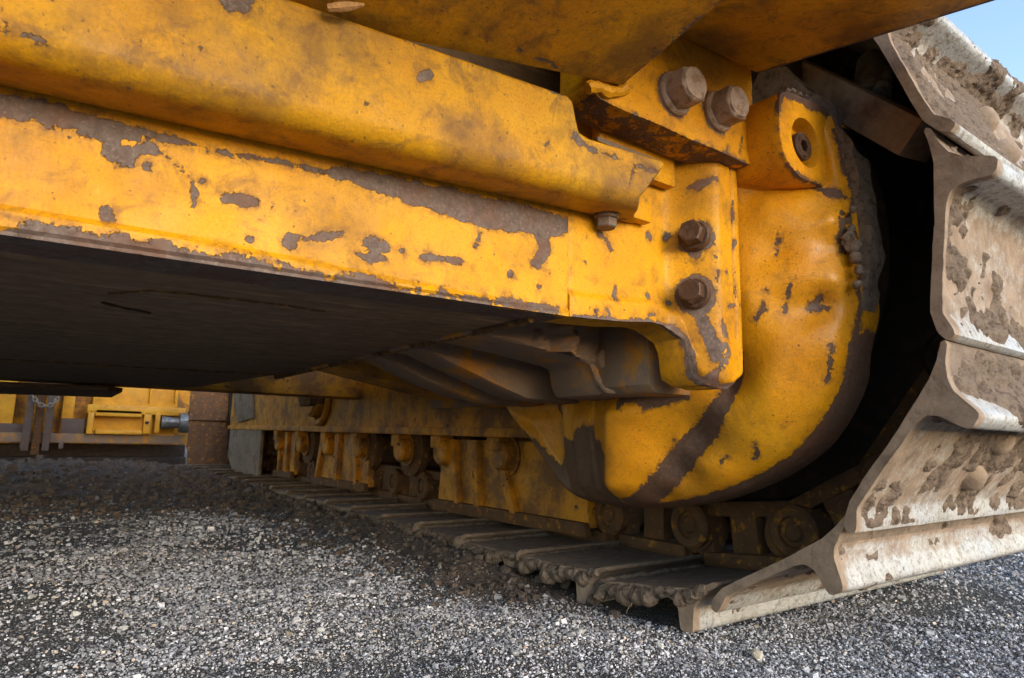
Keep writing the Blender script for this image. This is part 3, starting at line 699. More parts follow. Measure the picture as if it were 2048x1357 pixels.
Dc = line(onC, [(1484, 705, 4), (1474, 745, 10), (1455, 795, 12), (1425, 845, 15), (1385, 895, 18), (1340, 945, 20), (1300, 985, 20), (1270, 1003, 20)], 14)
Dc += line(onC, [(1640, 598, 5), (1622, 615, 5), (1655, 618, 5)], 5)+line(onC, [(1527, 608, 2), (1520, 625, 4), (1512, 640, 5)], 4)+line(onC, [(1583, 560, 1.5), (1576, 590, 2), (1570, 628, 1.2)], 1.6)
Dc += line(onC, [(1510, 885, 2), (1515, 905, 3), (1508, 918, 2)], 2)+line(onC, [(1568, 848)], 3)+line(onC, [(1350, 880)], 2)+line(onC, [(1545, 495), (1560, 480)], 1)+line(onC, [(1532, 582)], 2.2)+line(onC, [(1560, 465), (1553, 510)], .8)+line(onC, [(1455, 912, 2), (1440, 925, 2.5)], 2)
rimP = P_rim = np.c_[xx.reshape(NA, NR)[:, -1], yy[:, -1], zz[:, -1]]
for i in range(0, NA-5, 5):
    d0, d1 = (np.interp(math.degrees(th[j]), [-180, -150, -120, -95, -60, -40, -28, -18, -5, 60], [6, 8, 34, 30, 17, 13, 8, 4, 3, 3])/1000 for j in (i, i+5))
    Dc += [(rimP[i], rimP[i+5], d0, d1, 1)]
    if d0 > .008: Dc += [(rimP[i]+np.array((.03, 0, 0)), rimP[i+5]+np.array((.03, 0, 0)), .03, .03, 1)]
Dc += line(onC, [(1120, 740, 40), (1250, 740, 30), (1340, 720, 30)], 30)
Dc += line(onC, [(1661, 690, 3), (1659, 760, 4)], 3)
for k in range(9):
    px = 1130+k*11; Dc += line(onC, [(px, 896+7*math.sin(k*1.1)-(14 if 2 < k < 6 else 0), 20), (px, 935, 26), (px, 995, 26)], 14)
Dc += line(onC, [(1118, 800, 5), (1120, 880, 9)], 5)+line(onC, [(1100, 945, 8), (1072, 905, 6), (1040, 860, 4)], 5)+line(onC, [(1215, 812, 3), (1212, 836, 8)], 4)+line(onC, [(1250, 808, 14), (1330, 800, 9), (1375, 792, 4)], 10)+line(onC, [(1243, 800, 3), (1243, 870, 5)], 3)
Dc += line(onC, [(1685, 420, 4), (1690, 480, 8), (1690, 500, 6)], 5)+line(onC, [(1600, 365, 5), (1640, 380, 7), (1690, 392, 5)], 5)
Dc += line(onC, [(1288, 972, 3), (1282, 945, 12), (1270, 890, 20), (1268, 830, 20)], 10, -1)+line(onC, [(1300, 940, 8), (1325, 880, 16)], 10, -1)
me_c = mesh('final_drive_housing', V, list(map(tuple, Fq))+list(map(tuple, Fr)), 60)
FH = obj('final_drive_housing', me_c, 'casting', BD, Dc)

# rim of the drum behind the casting
def ring(name, x0, x1, r0, r1, c, mat, parent, a0=0, a1=2*math.pi, n=90, seed=None, amp=.0):
    V, Fc = [], []
    for i in range(n+1):
        a = a0+(a1-a0)*i/n
        for x, r in ((x0, r0), (x0, r1), (x1, r1), (x1, r0)):
            y, z = c[0]-math.cos(a)*r, c[1]+math.sin(a)*r
            if seed is not None: y, z = y+(vnoise(np.array((x, y, z)), 40, seed)-.5)*amp, z+(vnoise(np.array((x, y, z)), 40, seed+3)-.5)*amp
            V.append((x, y, z))
    for i in range(n):
        for k in range(4): Fc.append((i*4+k, i*4+(k+1) % 4, i*4+4+(k+1) % 4, i*4+4+k))
    Fc += [(0, 1, 2, 3), (n*4+3, n*4+2, n*4+1, n*4)]
    return obj(name, mesh(name, V, Fc, 40), mat, parent)
ring('drum_rim', .768, .80, .30, .3655, CEN, 'mud', FH, math.radians(-22), math.radians(48), n=160, seed=5, amp=.016)
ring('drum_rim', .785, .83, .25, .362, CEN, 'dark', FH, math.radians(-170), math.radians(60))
for i, (px, py, s_) in enumerate([(1696, 475, .010), (1706, 492, .011), (1712, 515, .009), (1702, 458, .007), (1718, 540, .008), (1690, 486, .006), (1715, 570, .007), (1705, 420, .006)]):
    p = onX(px, py, .742); o = obj('mud_clump', rock_mesh('mud_clump', s_, 300+i, .9), 'mud', FH); o.location = p

# ---- lug with its sunk socket bolt on top of the housing
YL = .392
L2 = lambda px, py: onY(px, py, YL)[[0, 2]]
out = np.array([L2(*p) for p in [(1557, 256), (1557, 215), (1558, 186), (1566, 181), (1582, 183), (1625, 202), (1652, 214), (1662, 228), (1664, 258), (1664, 292), (1676, 335), (1694, 388), (1672, 384), (1646, 374), (1620, 365), (1600, 355), (1577, 330), (1564, 300)]])
def resample(P, n):
    P = np.r_[P, P[:1]]; d = np.r_[0, np.cumsum(np.hypot(*np.diff(P, axis=0).T))]; t = np.linspace(0, d[-1], n, endpoint=False)
    return np.c_[np.interp(t, d, P[:, 0]), np.interp(t, d, P[:, 1])]
out = resample(out, 96); hc = L2(1612, 286); a0 = np.arctan2(*(out-hc).T[::-1])
HR = .031
prof = []                                            # rings from outside in: (blend to hole, radius scale, y)
V, Fc = [], []; N = 96
def ringpts(f, y, sc=1.0):
    hole = hc+HR*sc*np.c_[np.cos(a0), np.sin(a0)]; p = out*(1-f)+hole*f; return [(a, y, b) for a, b in p]
rings = [ringpts(0, YL+.14), ringpts(0, YL+.10), ringpts(0, YL+.06), ringpts(0, YL+.03), ringpts(0, YL+.012), ringpts(0, YL+.003), ringpts(.05, YL)]+[ringpts(f, YL) for f in np.linspace(.15, 1, 10)]
rings += [ringpts(1, YL+.002, .975), ringpts(1, YL+.010, .92), ringpts(1, YL+.018, .84), ringpts(1, YL+.019, .5), ringpts(1, YL+.019, .05)]
for r_ in rings: V += r_
for i in range(len(rings)-1):
    for k in range(N): Fc.append((i*N+k, i*N+(k+1) % N, (i+1)*N+(k+1) % N, (i+1)*N+k))
YLf = lambda px, py: onY(px, py, YL)
Dl = line(YLf, [(1557, 300, 2), (1556, 215, 2.5), (1566, 184, 6), (1600, 195, 9), (1640, 215, 9), (1662, 235, 6), (1663, 290, 2.4), (1690, 380, 3)], 4)+line(YLf, [(1563, 305, 3), (1580, 338, 4), (1600, 356, 4), (1650, 378, 4), (1690, 392, 4)], 4)+line(YLf, [(1650, 298)], 2)
Dl += [(np.array((hc[0], YL+.013, hc[1]+.008)), np.array((hc[0]+.004, YL+.013, hc[1]+.012)), .012, .010, 1)]
lug = obj('lug', mesh('lug', V, Fc, 40), 'casting', FH, Dl)
hb = (hc[0]+.002, YL+.003, hc[1]-.002)
sb = lathe([(.0078, -.012), (.0078, -.0008), (.0083, 0), (.0150, 0)], (0, -1, 0), hb, 6)
sb2 = lathe([(0, -.018), (.0175, -.018), (.0175, -.002), (.0165, -.0006), (.0140, -.0002)], (0, -1, 0), hb, 30)
sb3 = lathe([(0, -.0105), (.0088, -.0105)], (0, -1, 0), hb, 24)
obj('socket_bolt', mesh('socket_bolt', *join([sb, sb2, sb3]), smooth=25), 'boltdark', FH)
for i in range(12):
    t_ = i/11; p = onY(1575+85*t_+(i % 3)*3, 184+38*t_-4*(i % 2), YL+.012+.008*(i % 3)); o = obj('mud_clump', rock_mesh('mud_clump', .0042+.0030*((i*7) % 5)/5*(1 if 3 < i else .5), 330+i, .9), 'mud', FH); o.location = p

# ---- gussets between hull and housing, their shelf and the web behind
def gusset(y, th, poly, mat, chip=None, bev=.003):
    return obj('gusset', bevelled('gusset', prism(poly, 1, y, y+th), bev), mat, BD, chip)
gusset(.640, .10, [(.39, .50), (.39, .374), (.42, .374), (.50, .366), (.575, .357), (.592, .352), (.598, .326), (.606, .3125), (.72, .3125), (.72, .50)], 'caked', bev=.006)
gusset(.800, .07, [(.39, .50), (.39, .374), (.42, .372), (.54, .332), (.60, .3135), (.73, .3125), (.73, .50)], 'caked', bev=.006)
gusset(.930, .07, [(.39, .50), (.39, .374), (.41, .372), (.50, .340), (.60, .3135), (.74, .3125), (.74, .50)], 'caked', bev=.006)
gusset(1.12, .10, [(.39, .50), (.39, .374), (.42, .370), (.64, .332), (.78, .320), (.86, .320), (.86, .50)], 'soiled', bev=.008)
gusset(.550, .10, [(.600, .42), (.600, .322), (.612, .3115), (.735, .3115), (.735, .42)], 'caked', bev=.006)
box('web_plate', (.70, .55, .316), (.714, 1.30, .52), 'caked', BD, .002)
for px, py in ((1205, 720), (1310, 735)):
    p = onY(px, py, .640); obj('boss', mesh('boss', *lathe([(0, .012), (.012, .012), (.015, .009), (.016, 0), (.022, -.003)], (0, -1, 0), p, 28)), 'caked', BD)
pk = interp([.42, .50, .575, .590, .596, .60, .70], [.374, .366, .357, .352, .33, .3135, .3135])
V, Fc = plate(lin(.425, .615, 50), pk, lambda x: .42, lambda x, z: .640-max(0, float(fbm(np.array((x, 0.0, z)), 26, 4, 8))-.42)*.09*sstep(.46, .52, x)+.004, .004, 40)
obj('packed_mud', mesh('packed_mud', V, Fc, 60), M['caked'], BD)

# ---- equalizer bar, pivot
p0, p1 = onY(380, 778, 2.08), onY(600, 778, 2.08)
box('equalizer_bar', (-.2, 2.08, float(p0[2])), (.86, 2.20, float(p0[2])+.12), 'soiled', BD, .01)
obj('pivot_boss', mesh('pivot_boss', *join([lathe([(0, .05), (.055, .05), (.065, .04), (.065, .0)], (-1, 0, 0), (.85, 2.46, .385), 36), lathe([(.075, 0), (.075, .014), (.092, .018), (.098, .012), (.098, 0)], (-1, 0, 0), (.85, 2.46, .385), 40)])), 'soiled', BD)
obj('pivot_arm', bevelled('pivot_arm', prism([(2.40, .36), (2.52, .36), (2.58, .46), (2.60, .56), (2.34, .56), (2.36, .46)], 0, .78, .845), .01), 'rust', BD)

# ---- track frame
def frame_z(y): return .258+.0075*(y-1.1)
fy0, fy1 = .98, 4.02
poly = [(fy0, .256), (fy1, .280), (fy1, .54), (fy0, .54)]
TF = obj('track_frame', bevelled('track_frame', prism(poly, 0, .856, 1.34), .01), 'soiled', BD)
obj('frame_rail', bevelled('frame_rail', prism([(fy0, .253), (fy1, .277), (fy1, .298), (fy0, .274)], 0, .846, .868), .004), 'soiled', TF)
obj('frame_step', bevelled('frame_step', prism([(1.45, .40), (1.75, .40), (1.75, .425), (1.45, .425)], 0, .83, .857), .004), 'caked', TF)
o = onX(520, 870, .86)
obj('end_guard', bevelled('end_guard', prism([(3.30, .275), (3.98, .281), (3.98, .12), (3.86, .055), (3.60, .035), (3.30, .045)], 0, .852, .868), .006), 'greyplate', TF)
obj('end_shroud', bevelled('end_shroud', prism([(3.45, .33), (3.78, .31), (3.90, .40), (3.96, .54), (3.60, .54), (3.50, .44)], 0, .842, .857), .008), 'greyplate', TF)
def rguard(y0, y1, zb, zt, ribs, x=.930):
    pts = [(y0, zb+.014), (y0+.06, zb), (y1-.05, zb-.006), (y1, zb+.01), (y1-.02, zt), (y0+.02, zt)]
    g = obj('roller_guard', bevelled('roller_guard', prism(pts, 0, x, x+.025), .004), 'soiled', BD)
    obj('foot', bevelled('foot', prism([(y0-.01, zb-.002), (y1+.01, zb-.010), (y1, zb+.022), (y0, zb+.026)], 0, x-.016, x+.002), .004), 'rust', g)
    for a, b_ in ribs:
        obj('rib', bevelled('rib', prism([(a-.022, zt), (a+.022, zt), (b_+.010, zb+.02), (b_-.010, zb+.02)], 0, x-.018, x+.001), .003), 'soiled', g)
    return g
rguard(1.02, 1.66, .058, .248, [(1.46, 1.43), (1.36, 1.27), (1.58, 1.53)])
rguard(2.16, 2.70, .062, .262, [(2.28, 2.24), (2.44, 2.44), (2.60, 2.66)])
rguard(3.0, 3.28, .06, .265, [(3.1, 3.08), (3.2, 3.2)])

# ---- rollers
rm = mesh('roller', *lathe([(0, -.19), (.045, -.19), (.05, -.18), (.082, -.175), (.082, -.15), (.055, -.145), (.055, .145), (.082, .15), (.082, .175), (.05, .18), (.045, .19), (0, .19)], (1, 0, 0), (0, 0, 0), 36))
capm = mesh('roller_collar', *lathe([(0, .03), (.03, .03), (.036, .024), (.036, 0), (.05, 0)], (-1, 0, 0), (0, 0, 0), 28))
for i, y in enumerate((1.00, 1.31, 1.60, 1.86, 2.20, 2.52, 2.85, 3.18, 3.55)):
    o = obj('roller', rm, 'rust', BD); o.location = (1.113, y, .212)
    c = obj('collar', capm, 'soiled', o); c.parent = o; c.location = (-.19, 0, 0)
    bx = obj('hanger', bm_mesh('hanger', box_bm((0, 0, 0), (.05, .055, .07), .006)), 'soiled', o); bx.location = (-.20, .015, .045)

# ---- track shoes: one profile, s along the chain, n outwards
PROF = [(-.176, .021), (-.178, .016), (-.170, .008), (-.150, .001), (-.130, 0), (-.05, 0), (-.015, -.002), (.010, -.003), (.030, -.008), (.046, -.014), (.0495, -.0125),
        (.047, -.0075), (.032, .000), (.018, .010), (.010, .022), (.004, .050), (.001, .0535), (-.012, .0535), (-.0155, .050), (-.018, .024), (-.025, .0135), (-.040, .0105), (-.130, .0105), (-.150, .012), (-.166, .022), (-.172, .024)]
HALF = (X2-X1)/2; XC = (X1+X2)/2
def shoe_mesh(name, seed):
    nxs = 40; P = np.array(PROF); n = len(P)
    # denser along the profile
    Q = resample(P, 110); n = len(Q); V = []
    for i in range(nxs+1):
        x = -HALF+2*HALF*i/nxs
        for s, k in Q: V.append((x, s, -k))
    V = np.array(V); d = fbm(V+seed, 55, 3, seed)-.5; V[:, 1] += d*.0016; V[:, 2] += (fbm(V+9+seed, 60, 3, seed+2)-.5)*.0016
    endw = 1-np.abs(V[:, 0])/HALF; V[:, 0] += (fbm(V+5, 80, 2, seed+4)-.5)*.004*(endw < .04)
    Fc = []
    for i in range(nxs):
        for k in range(n): Fc.append((i*n+k, i*n+(k+1) % n, (i+1)*n+(k+1) % n, (i+1)*n+k))
    Fc += [tuple(range(n))[::-1], tuple(nxs*n+k for k in range(n))]
    me = mesh(name, V, Fc, 50)
    co = np.empty(len(me.vertices)*3); me.vertices.foreach_get('co', co); co = co.reshape(-1, 3); k = -co[:, 2]; s = co[:, 1]
    w = .24+.75*sstep(.020, .036, k)+.35*sstep(.010, .0135, k)*(1-sstep(.02, .03, k))+.35*(sstep(.015, .03, s)*(k > .009))+.30*(1-sstep(-.165, -.14, s))*(k > .012)
    w = np.where(k < .008, -.9, w); w = np.where(np.abs(co[:, 0]) > HALF-.0035, -.35, w)
    a = me.attributes.new('wear', 'FLOAT', 'POINT'); a.data.foreach_set('value', w.astype(np.float32))
    return me
def pose(root, tdir, inner=True):
    """root: (Y, Z) where grouser meets the inner surface; tdir from there back along the plate"""
    t = -_n(tdir); m = np.array((t[1], -t[0]))                       # inward normal
    Mx = Matrix(((-1, 0, 0, XC), (0, t[0], m[0], root[0]), (0, t[1], m[1], root[1]), (0, 0, 0, 1)))
    if Mx.to_3x3().determinant() < 0: Mx = Matrix(((1, 0, 0, XC), (0, t[0], m[0], root[0]), (0, t[1], m[1], root[1]), (0, 0, 0, 1)))
    return Mx
POSES = [((.600, .0545), (1, -.10)), ((.413, .1405), (.123, -.068)), ((.287, .312), (.078, -.108)), ((.262, .537), (.015, -.13)), ((.320, .737), (-.043, -.125)),
         ((.47, .885), (-.125, -.12)), ((.67, .93), (-.19, -.02)), ((.88, .925), (-.2, 0)), ((1.09, .92), (-.2, 0)), ((1.30, .915), (-.2, 0))]
POSES += [((.603+.2035*k, .043+.002*math.sin(k*2.1)), (1, .008*math.sin(k*3))) for k in range(1, 20)]
POSES += [((4.44, .022), (.06, .15)), ((4.505, .165), (.05, .2)), ((4.56, .377), (.04, .2)), ((4.60, .61), (.0, .2))]
SM = [shoe_mesh('track_shoe', s) for s in (1, 2, 3)]; SMD = SM[0].copy()
OUTER = [p for p in PROF[10:]]                        # outer side of the profile, leading lip -> trailing lip
def mud_mesh(seed, thr, hmax, lo=0, hi=None, NX=360, NQ=110):
    P = np.array(OUTER[lo:hi]); d = np.r_[0, np.cumsum(np.hypot(*np.diff(P, axis=0).T))]; t = np.linspace(0, d[-1], NQ)
    Q = np.c_[np.interp(t, d, P[:, 0]), np.interp(t, d, P[:, 1])]; T = np.gradient(Q, axis=0); Nn = np.c_[-T[:, 1], T[:, 0]]; Nn /= np.linalg.norm(Nn, axis=1)[:, None]
    if Nn[len(Nn)//2, 1] < 0: Nn = -Nn
    xs_ = np.linspace(-HALF+.004, HALF-.004, NX); V = np.zeros((NX, NQ, 3)); V[..., 0] = xs_[:, None]; V[..., 1] = Q[:, 0]; V[..., 2] = Q[:, 1]
    h = .65*fbm(V*np.array((1, 1.3, 1.3))+seed*3.1, 10, 5, seed)+.35*fbm(V+seed*1.7, 32, 4, seed+11); h = h+(fbm(V+7+seed, 70, 3, seed+5)-.5)*.22; gr = fbm(V+3, 330, 2, seed+8)-.5
    flat = 1-sstep(.024, .036, Q[:, 1])[None]*.16
    h = np.clip((h*flat-thr), -.02, .25)/.25; hh = np.where(h > 0, h**.6*hmax+gr*.006*np.minimum(1, h*6), h*.02)-.0008
    ed = np.minimum(sstep(0, .04, np.linspace(0, 1, NQ)), sstep(0, .04, np.linspace(1, 0, NQ)))
    ex = sstep(0, .018, HALF-.002-np.abs(xs_))
    hh = np.where(hh > 0, hh*(ed[None]*ex[:, None])-.0012*(1-ed[None]*ex[:, None]), hh)
    V[..., 1] += Nn[None, :, 0]*hh; V[..., 2] += Nn[None, :, 1]*hh; V[..., 2] *= -1
    keep = hh > -.0006; I = np.arange(NX*NQ).reshape(NX, NQ)
    Q4 = np.stack([I[:-1, :-1], I[1:, :-1], I[1:, 1:], I[:-1, 1:]], -1).reshape(-1, 4)
    K = np.stack([keep[:-1, :-1], keep[1:, :-1], keep[1:, 1:], keep[:-1, 1:]], -1).reshape(-1, 4).any(1)
    return mesh('mud_crust', V.reshape(-1, 3), list(map(tuple, Q4[K])), 60)
SHOES = []
for i, (rt, td) in enumerate(POSES):
    o = obj('track_shoe', SM[i % 3] if i < 29 else SMD, 'shoe' if i < 29 else 'rust', BD); o.matrix_basis = pose(rt, td); SHOES.append(o)
    if i < 5:
        thr, hm = ((.56, .005), (.50, .010), (.495, .010), (.455, .013), (.51, .009))[i]
        c = obj('mud_crust', mud_mesh(40+i, thr, hm), 'mud', o); c.parent = o
def fringe(seed, amp, fat=1.0):
    t = np.linspace(0, 1, 130); sx = -.172+.205*t; base = np.interp(sx, [-.172, -.15, -.13, 0, .033], [.017, .008, .006, .004, -.004]); P, rr_ = [], []
    for a, b_ in zip(sx, base):
        q0 = np.array((a, seed*1.3, 0.0)); hang = max(0, float(fbm(q0, 45, 3, seed))-.48)*amp
        P.append(np.array((HALF+.0015-.002*float(vnoise(q0, 90, seed+1)), a, -(b_+hang*.6)))); rr_.append((.0034+.003*float(vnoise(q0, 150, seed+3)))*fat+hang*.5)
    v, f = tube(P, rr_, 9); v = np.array(v); v = v+(np.stack([vnoise(v, 260, seed+k) for k in (5, 6, 7)], -1)-.5)*.0055+(np.stack([vnoise(v, 620, seed+k) for k in (15, 16, 17)], -1)-.5)*.0022
    return mesh('mud_fringe', v, f, 60)
for i in (0, 10, 11, 12, 13, 14):
    c = obj('mud_fringe', fringe(60+i, .055 if i not in (1, 2) else .012, 1.15 if i not in (1, 2) else .8), 'mud', SHOES[i]); c.parent = SHOES[i]
# ridges of dried dirt squeezed up between the shoes on the ground, and bolt heads on the outside of the front ones
for i in [0]+list(range(10, 22)):
    y = POSES[i][0][0]+.172; z = POSES[i][0][1]+(POSES[i][1][1]*.172/POSES[i][1][0]); xs_ = lin(X1+.006, 1.0, 60)
    P = [np.array((x, y+.006*(vnoise(np.array((x, y, 0.0)), 25, 3)-.5), z-.0035+.004*(vnoise(np.array((x, y, 1.0)), 60, 5)-.3))) for x in xs_]
    c = obj('mud_ridge', mesh('mud_ridge', *tube(P, [.0045*(.6+.8*vnoise(p, 140, i)) for p in P], 7)), 'mud', BD)
bolt_me = mesh('shoe_bolt', *lathe([(0, .012), (.009, .0115), (.015, .008), (.018, .002), (.021, -.004)], (0, 0, -1), (0, 0, 0), 20))
for i in range(1, 5):
    for x in (-.135, .135):
        for s_ in (-.055, -.112):
            c = obj('shoe_bolt', bolt_me, 'shoe', SHOES[i]); c.parent = SHOES[i]; c.location = (x, s_, -.0125)

# ---- track links: two rails per shoe with windows and pin bosses
def link_mesh():
    bms = []
    for sx in (-1, 1):
        x = sx*.128; t = .034
        for c, sz, bv in (((x, -.07, .012), (t*1.8, .165, .024), .004), ((x, -.155, .055), (t, .034, .10), .006), ((x, -.075, .055), (t*.9, .052, .075), .005), ((x, .005, .055), (t, .034, .10), .006), ((x, -.075, .096), (t*1.1, .225, .026), .006)):
            bms.append(box_bm(c, sz, bv))
    V, Fc = [], []
    for bm in bms:
        bm.verts.index_update(); b = len(V); V += [np.array(v.co) for v in bm.verts]; Fc += [tuple(b+v.index for v in f.verts) for f in bm.faces]; bm.free()
    part = lathe([(0, -.13), (.022, -.13), (.022, .13), (0, .13)], (1, 0, 0), (0, -.175, .062), 20); b = len(V); V += list(part[0]); Fc += [tuple(b+j for j in f) for f in part[1]]
    for sx in (-1, 1):
        for s, dx in ((-.175, 0), (.028, sx*.014)):
            pr = [(0, .024), (.012, .024), (.016, .020), (.022, .020), (.024, .026), (.036, .026), (.041, .022), (.041, -.024), (0, -.024)]
            part = lathe(pr, (sx, 0, 0), (sx*.128+dx, s, .062), 28); b = len(V); V += list(part[0]); Fc += [tuple(b+j for j in f) for f in part[1]]
    return mesh('track_link', V, Fc, 30)
LM = link_mesh(); LMD = LM.copy()
for i, (rt, td) in enumerate(POSES):
    if i in (5, 6, 7, 8, 9) and i > 6: continue
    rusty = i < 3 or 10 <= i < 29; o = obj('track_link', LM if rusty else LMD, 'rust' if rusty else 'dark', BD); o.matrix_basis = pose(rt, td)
    if i in (0, 1, 10, 11): pass

# ---- drive wheel inside the loop, idler bar, pin
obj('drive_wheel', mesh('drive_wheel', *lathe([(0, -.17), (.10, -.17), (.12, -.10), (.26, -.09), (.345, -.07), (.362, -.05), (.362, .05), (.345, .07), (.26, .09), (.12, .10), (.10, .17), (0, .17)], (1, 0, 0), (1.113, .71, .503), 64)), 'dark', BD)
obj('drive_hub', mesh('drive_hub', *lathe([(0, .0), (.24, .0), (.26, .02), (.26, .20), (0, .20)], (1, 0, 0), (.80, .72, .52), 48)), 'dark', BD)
def beam(name, a, b_, w, h, mat, parent, bev=.004):
    a = np.asarray(a, float); b_ = np.asarray(b_, float); d = b_-a; Lg = np.linalg.norm(d); q = Vector(d).to_track_quat('Y', 'Z').to_matrix()
    return obj(name, bm_mesh(name, box_bm(Vector((a+b_)/2), (w, Lg, h), bev, q)), mat, parent)
beam('guard_bar', onX(1590, 150, .84), onX(1850, 285, .80), .05, .045, 'greyplate', BD)
a_, b_ = onX(1725, 175, .86), onX(1765, 205, .80)
obj('guard_pin', mesh('guard_pin', *join([tube([onX(1750, 130, .9), onX(1742, 205, .84)], .024, 24), tube([onX(1772, 150, .86), onX(1762, 190, .83)], .012, 20)])), 'steel', BD)
box('hose_clamp', onX(1560, 170, .80)-np.array((.02, .03, .02)), onX(1560, 170, .80)+np.array((.02, .05, .03)), 'dark', BD, .006)
# hull above, then unseen boxes added to keep sky light out
box('hull_body', (-1.3, .555, .56), (.60, 3.6, 1.5), 'belly', BD, .004)  # dark belly colour carries the shade of the gap above the guard

box('overhang_sky_blocker', (-.9, .30, .70), (.42, .55, 1.4), 'dusty', BD, .01)  # unseen box, added to block sky light falling into the guard gap
box('fender_sky_blocker', (.425, .30, .76), (.655, .55, 1.4), 'dusty', BD, .01)  # also unseen, added to keep the sky off the space behind the bracket

# dry grass and a splinter caught on the machine
tw = tube([onY(655, 16, .425), onY(690, 13, .420), onY(728, 10, .418)], [.0028, .0040, .0012], 6)
tag(obj('wood_splinter', mesh('wood_splinter', *tw), 'wood'), 'brown wood splinter wedged behind the top edge of the guard plate', 'splinter')
for i, (a, b, c) in enumerate((((1264, 1194), (1260, 1210), (1252, 1226)), ((1269, 1196), (1264, 1206), (1262, 1214)))):
    P = [onX(p[0], p[1], X1-.004-.002*i) for p in (a, b, c)]; P[0] = P[0]+np.array((.004, 0, .002))
    tag(obj('straw', mesh('straw', *tube(P, [.0008, .0007, .0004], 5)), 'straw'), ('long thin dry straw hanging from the edge of the frontmost ground shoe', 'short thin dry straw hanging from the edge of the frontmost ground shoe')[i], 'straw')

# ================================================================== the second machine behind
YM = 5.6
OM = thing('crawler_machine', (0.0, YM+.5, 0.0), 'yellow crawler machine standing behind, brown with mud along its lower panels', 'machine')
def pbox(name, px0, py0, px1, py1, y0, y1, mat, parent, bev=.006, ch=None):
    a, b_ = onY(px0, py1, y0), onY(px1, py0, y0)
    return box(name, (a[0], y0, a[2]), (b_[0], y1, b_[2]), mat, parent, bev)
def mudline(px0, px1, py, r=60): return [(onY(px0, py+r*.5, YM), onY(px1, py+r*.5, YM), .10, .10, 1)]
s = paint('far_yellow_paint', y1=(.74, .36, .02), y2=(.66, .28, .01), film_amt=.4, chip_thr=.70)
# dried mud splashed on the lower parts of that machine
M['far'] = s
pbox('back_panel', -230, 640, 400, 884, YM+.11, YM+.16, 'soiled', OM)
body = pbox('body_panel', 176, 640, 372, 884, YM+.02, YM+.10, 'far', OM)
pbox('side_panel', -220, 640, 54, 884, YM+.02, YM+.10, 'far', OM)
pbox('side_panel', 116, 640, 171, 884, YM+.02, YM+.10, 'far', OM)
for a_, b_, c_ in ((-220, 54, 848), (118, 171, 838)): pbox('mud_band', a_, c_, b_, 880, YM+.012, YM+.03, 'primer', OM, .008)
pbox('lower_rail', -220, 872, 372, 882, YM+.0, YM+.05, 'caked', OM)
for a_, b_ in ((56, 76), (97, 117)): pbox('upright', a_, 640, b_, 902, YM-.06, YM-.01, 'primer', OM)
pbox('tow_tongue', 77, 640, 96, 910, YM-.03, YM+.04, 'rust', OM)
for a_, b_ in ((38, 56), (116, 128)): pbox('pin_end', a_, 883, b_, 898, YM-.05, YM-.02, 'primer', OM, .01)
for a_, b_ in ((302, 316), (354, 366)): pbox('stiffener', a_, 640, b_, 806, YM-.02, YM+.02, 'far', OM)
pbox('body_ledge', 174, 817, 372, 826, YM-.05, YM+.03, 'far', OM)
pbox('box_side', 172, 822, 190, 868, YM-.05, YM+.02, 'far', OM); pbox('box_side', 285, 826, 305, 868, YM-.05, YM+.02, 'far', OM)
pbox('box_lip', 190, 822, 285, 832, YM-.05, YM+.02, 'far', OM); pbox('box_lip', 190, 862, 285, 868, YM-.05, YM+.02, 'far', OM)
pbox('box_end', 308, 828, 322, 866, YM-.07, YM+.02, 'far', OM)
p = onY(294, 846, YM-.052); obj('pin_hole', mesh('pin_hole', *lathe([(0, .004), (.011, .004), (.013, 0)], (0, -1, 0), p, 20)), 'dark', OM)
c0, c1, c2 = onY(322, 845, YM-.04), onY(350, 846, YM-.04), onY(380, 846, YM-.04)
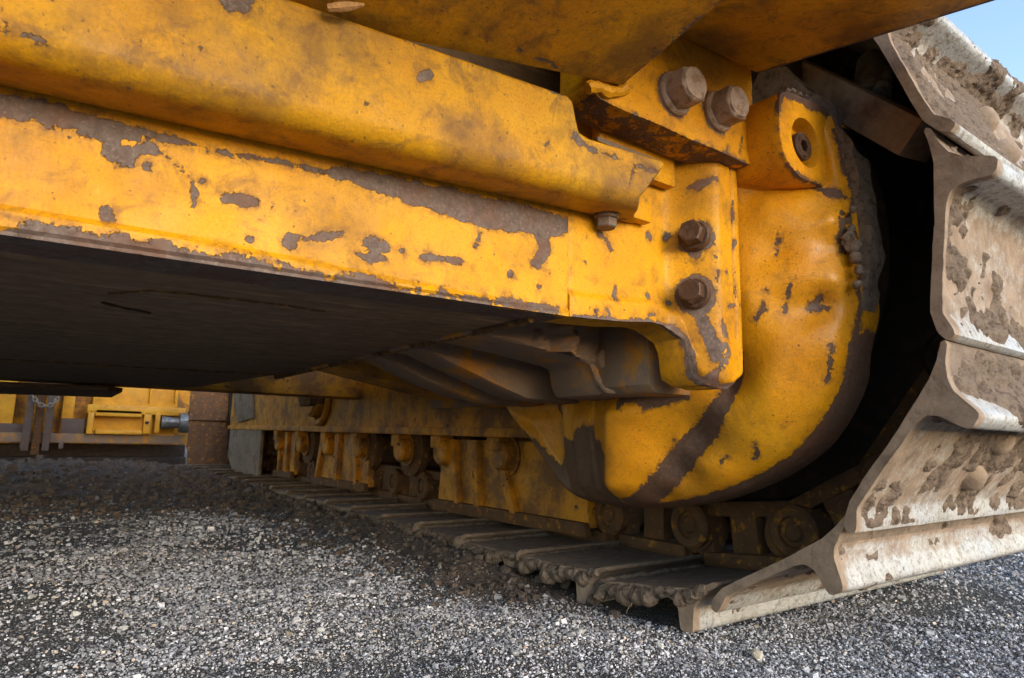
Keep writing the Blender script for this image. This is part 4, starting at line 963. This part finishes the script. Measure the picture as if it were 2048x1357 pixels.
obj('cylinder_rod', mesh('cylinder_rod', *tube([c0, c1, c2], [.05, .04, .045], 24)), 'steel', OM)
obj('rod_collar', mesh('rod_collar', *tube([onY(358, 846, YM-.06), onY(376, 846, YM-.06)], [.075, .08], 24)), 'steel', OM)
# its track near the ground
pbox('undercarriage', -220, 884, 372, 934, YM+.25, YM+1.0, 'dark', OM)
pbox('track_side', -220, 915, 372, 938, YM+.10, YM+.6, 'dark', OM)
sh = bm_mesh('track_bolt', box_bm((0, 0, 0), (.035, .03, .03), .006))
for px in (25, 80, 130, 184, 235, 284, 332, 376):
    p = onY(px, 932, YM+.085); o = obj('track_bolt', sh, 'soiled', OM); o.location = p
box('upper_body', (onY(-220, 640, YM)[0], YM+.02, onY(0, 642, YM)[2]), (onY(372, 640, YM)[0]+.9, YM+1.6, 1.6), 'far', OM, .03)
# chain looped between the uprights
CH = thing('chain', onY(86, 815, YM-.08), 'dull steel chain looped across the two brown uprights of the machine behind', 'chain')
pts = []
for t_ in np.linspace(0, 1, 60):
    px = 60+64*t_; py = 775+38*math.sin(math.pi*min(1, max(0, t_)))**.6; pts.append(onY(px, py, YM-.085-.02*math.sin(math.pi*t_)))
d = np.r_[0, np.cumsum(np.linalg.norm(np.diff(np.array(pts), axis=0), axis=1))]; nl = int(d[-1]/.026)
for i in range(nl):
    s0 = (i+.5)/nl*d[-1]; p = np.array([np.interp(s0, d, np.array(pts)[:, k]) for k in range(3)]); q_ = np.array([np.interp(s0+.005, d, np.array(pts)[:, k]) for k in range(3)])
    t_ = _n(q_-p); u = _n(np.cross(t_, (0, 1, 0.01))); w = np.cross(t_, u); side = u if i % 2 else w
    loop = [p+t_*(.011*math.copysign(1, math.cos(a))*(abs(math.cos(a)) > .01)+.009*math.cos(a))+side*.011*math.sin(a) for a in np.linspace(0, 2*math.pi, 17)[:-1]]
    obj('chain_link', mesh('chain_link', *tube(loop, .0042, 6, True)), 'chain', CH)
for o in bpy.data.objects:
    if '_base' in o: del o['_base']
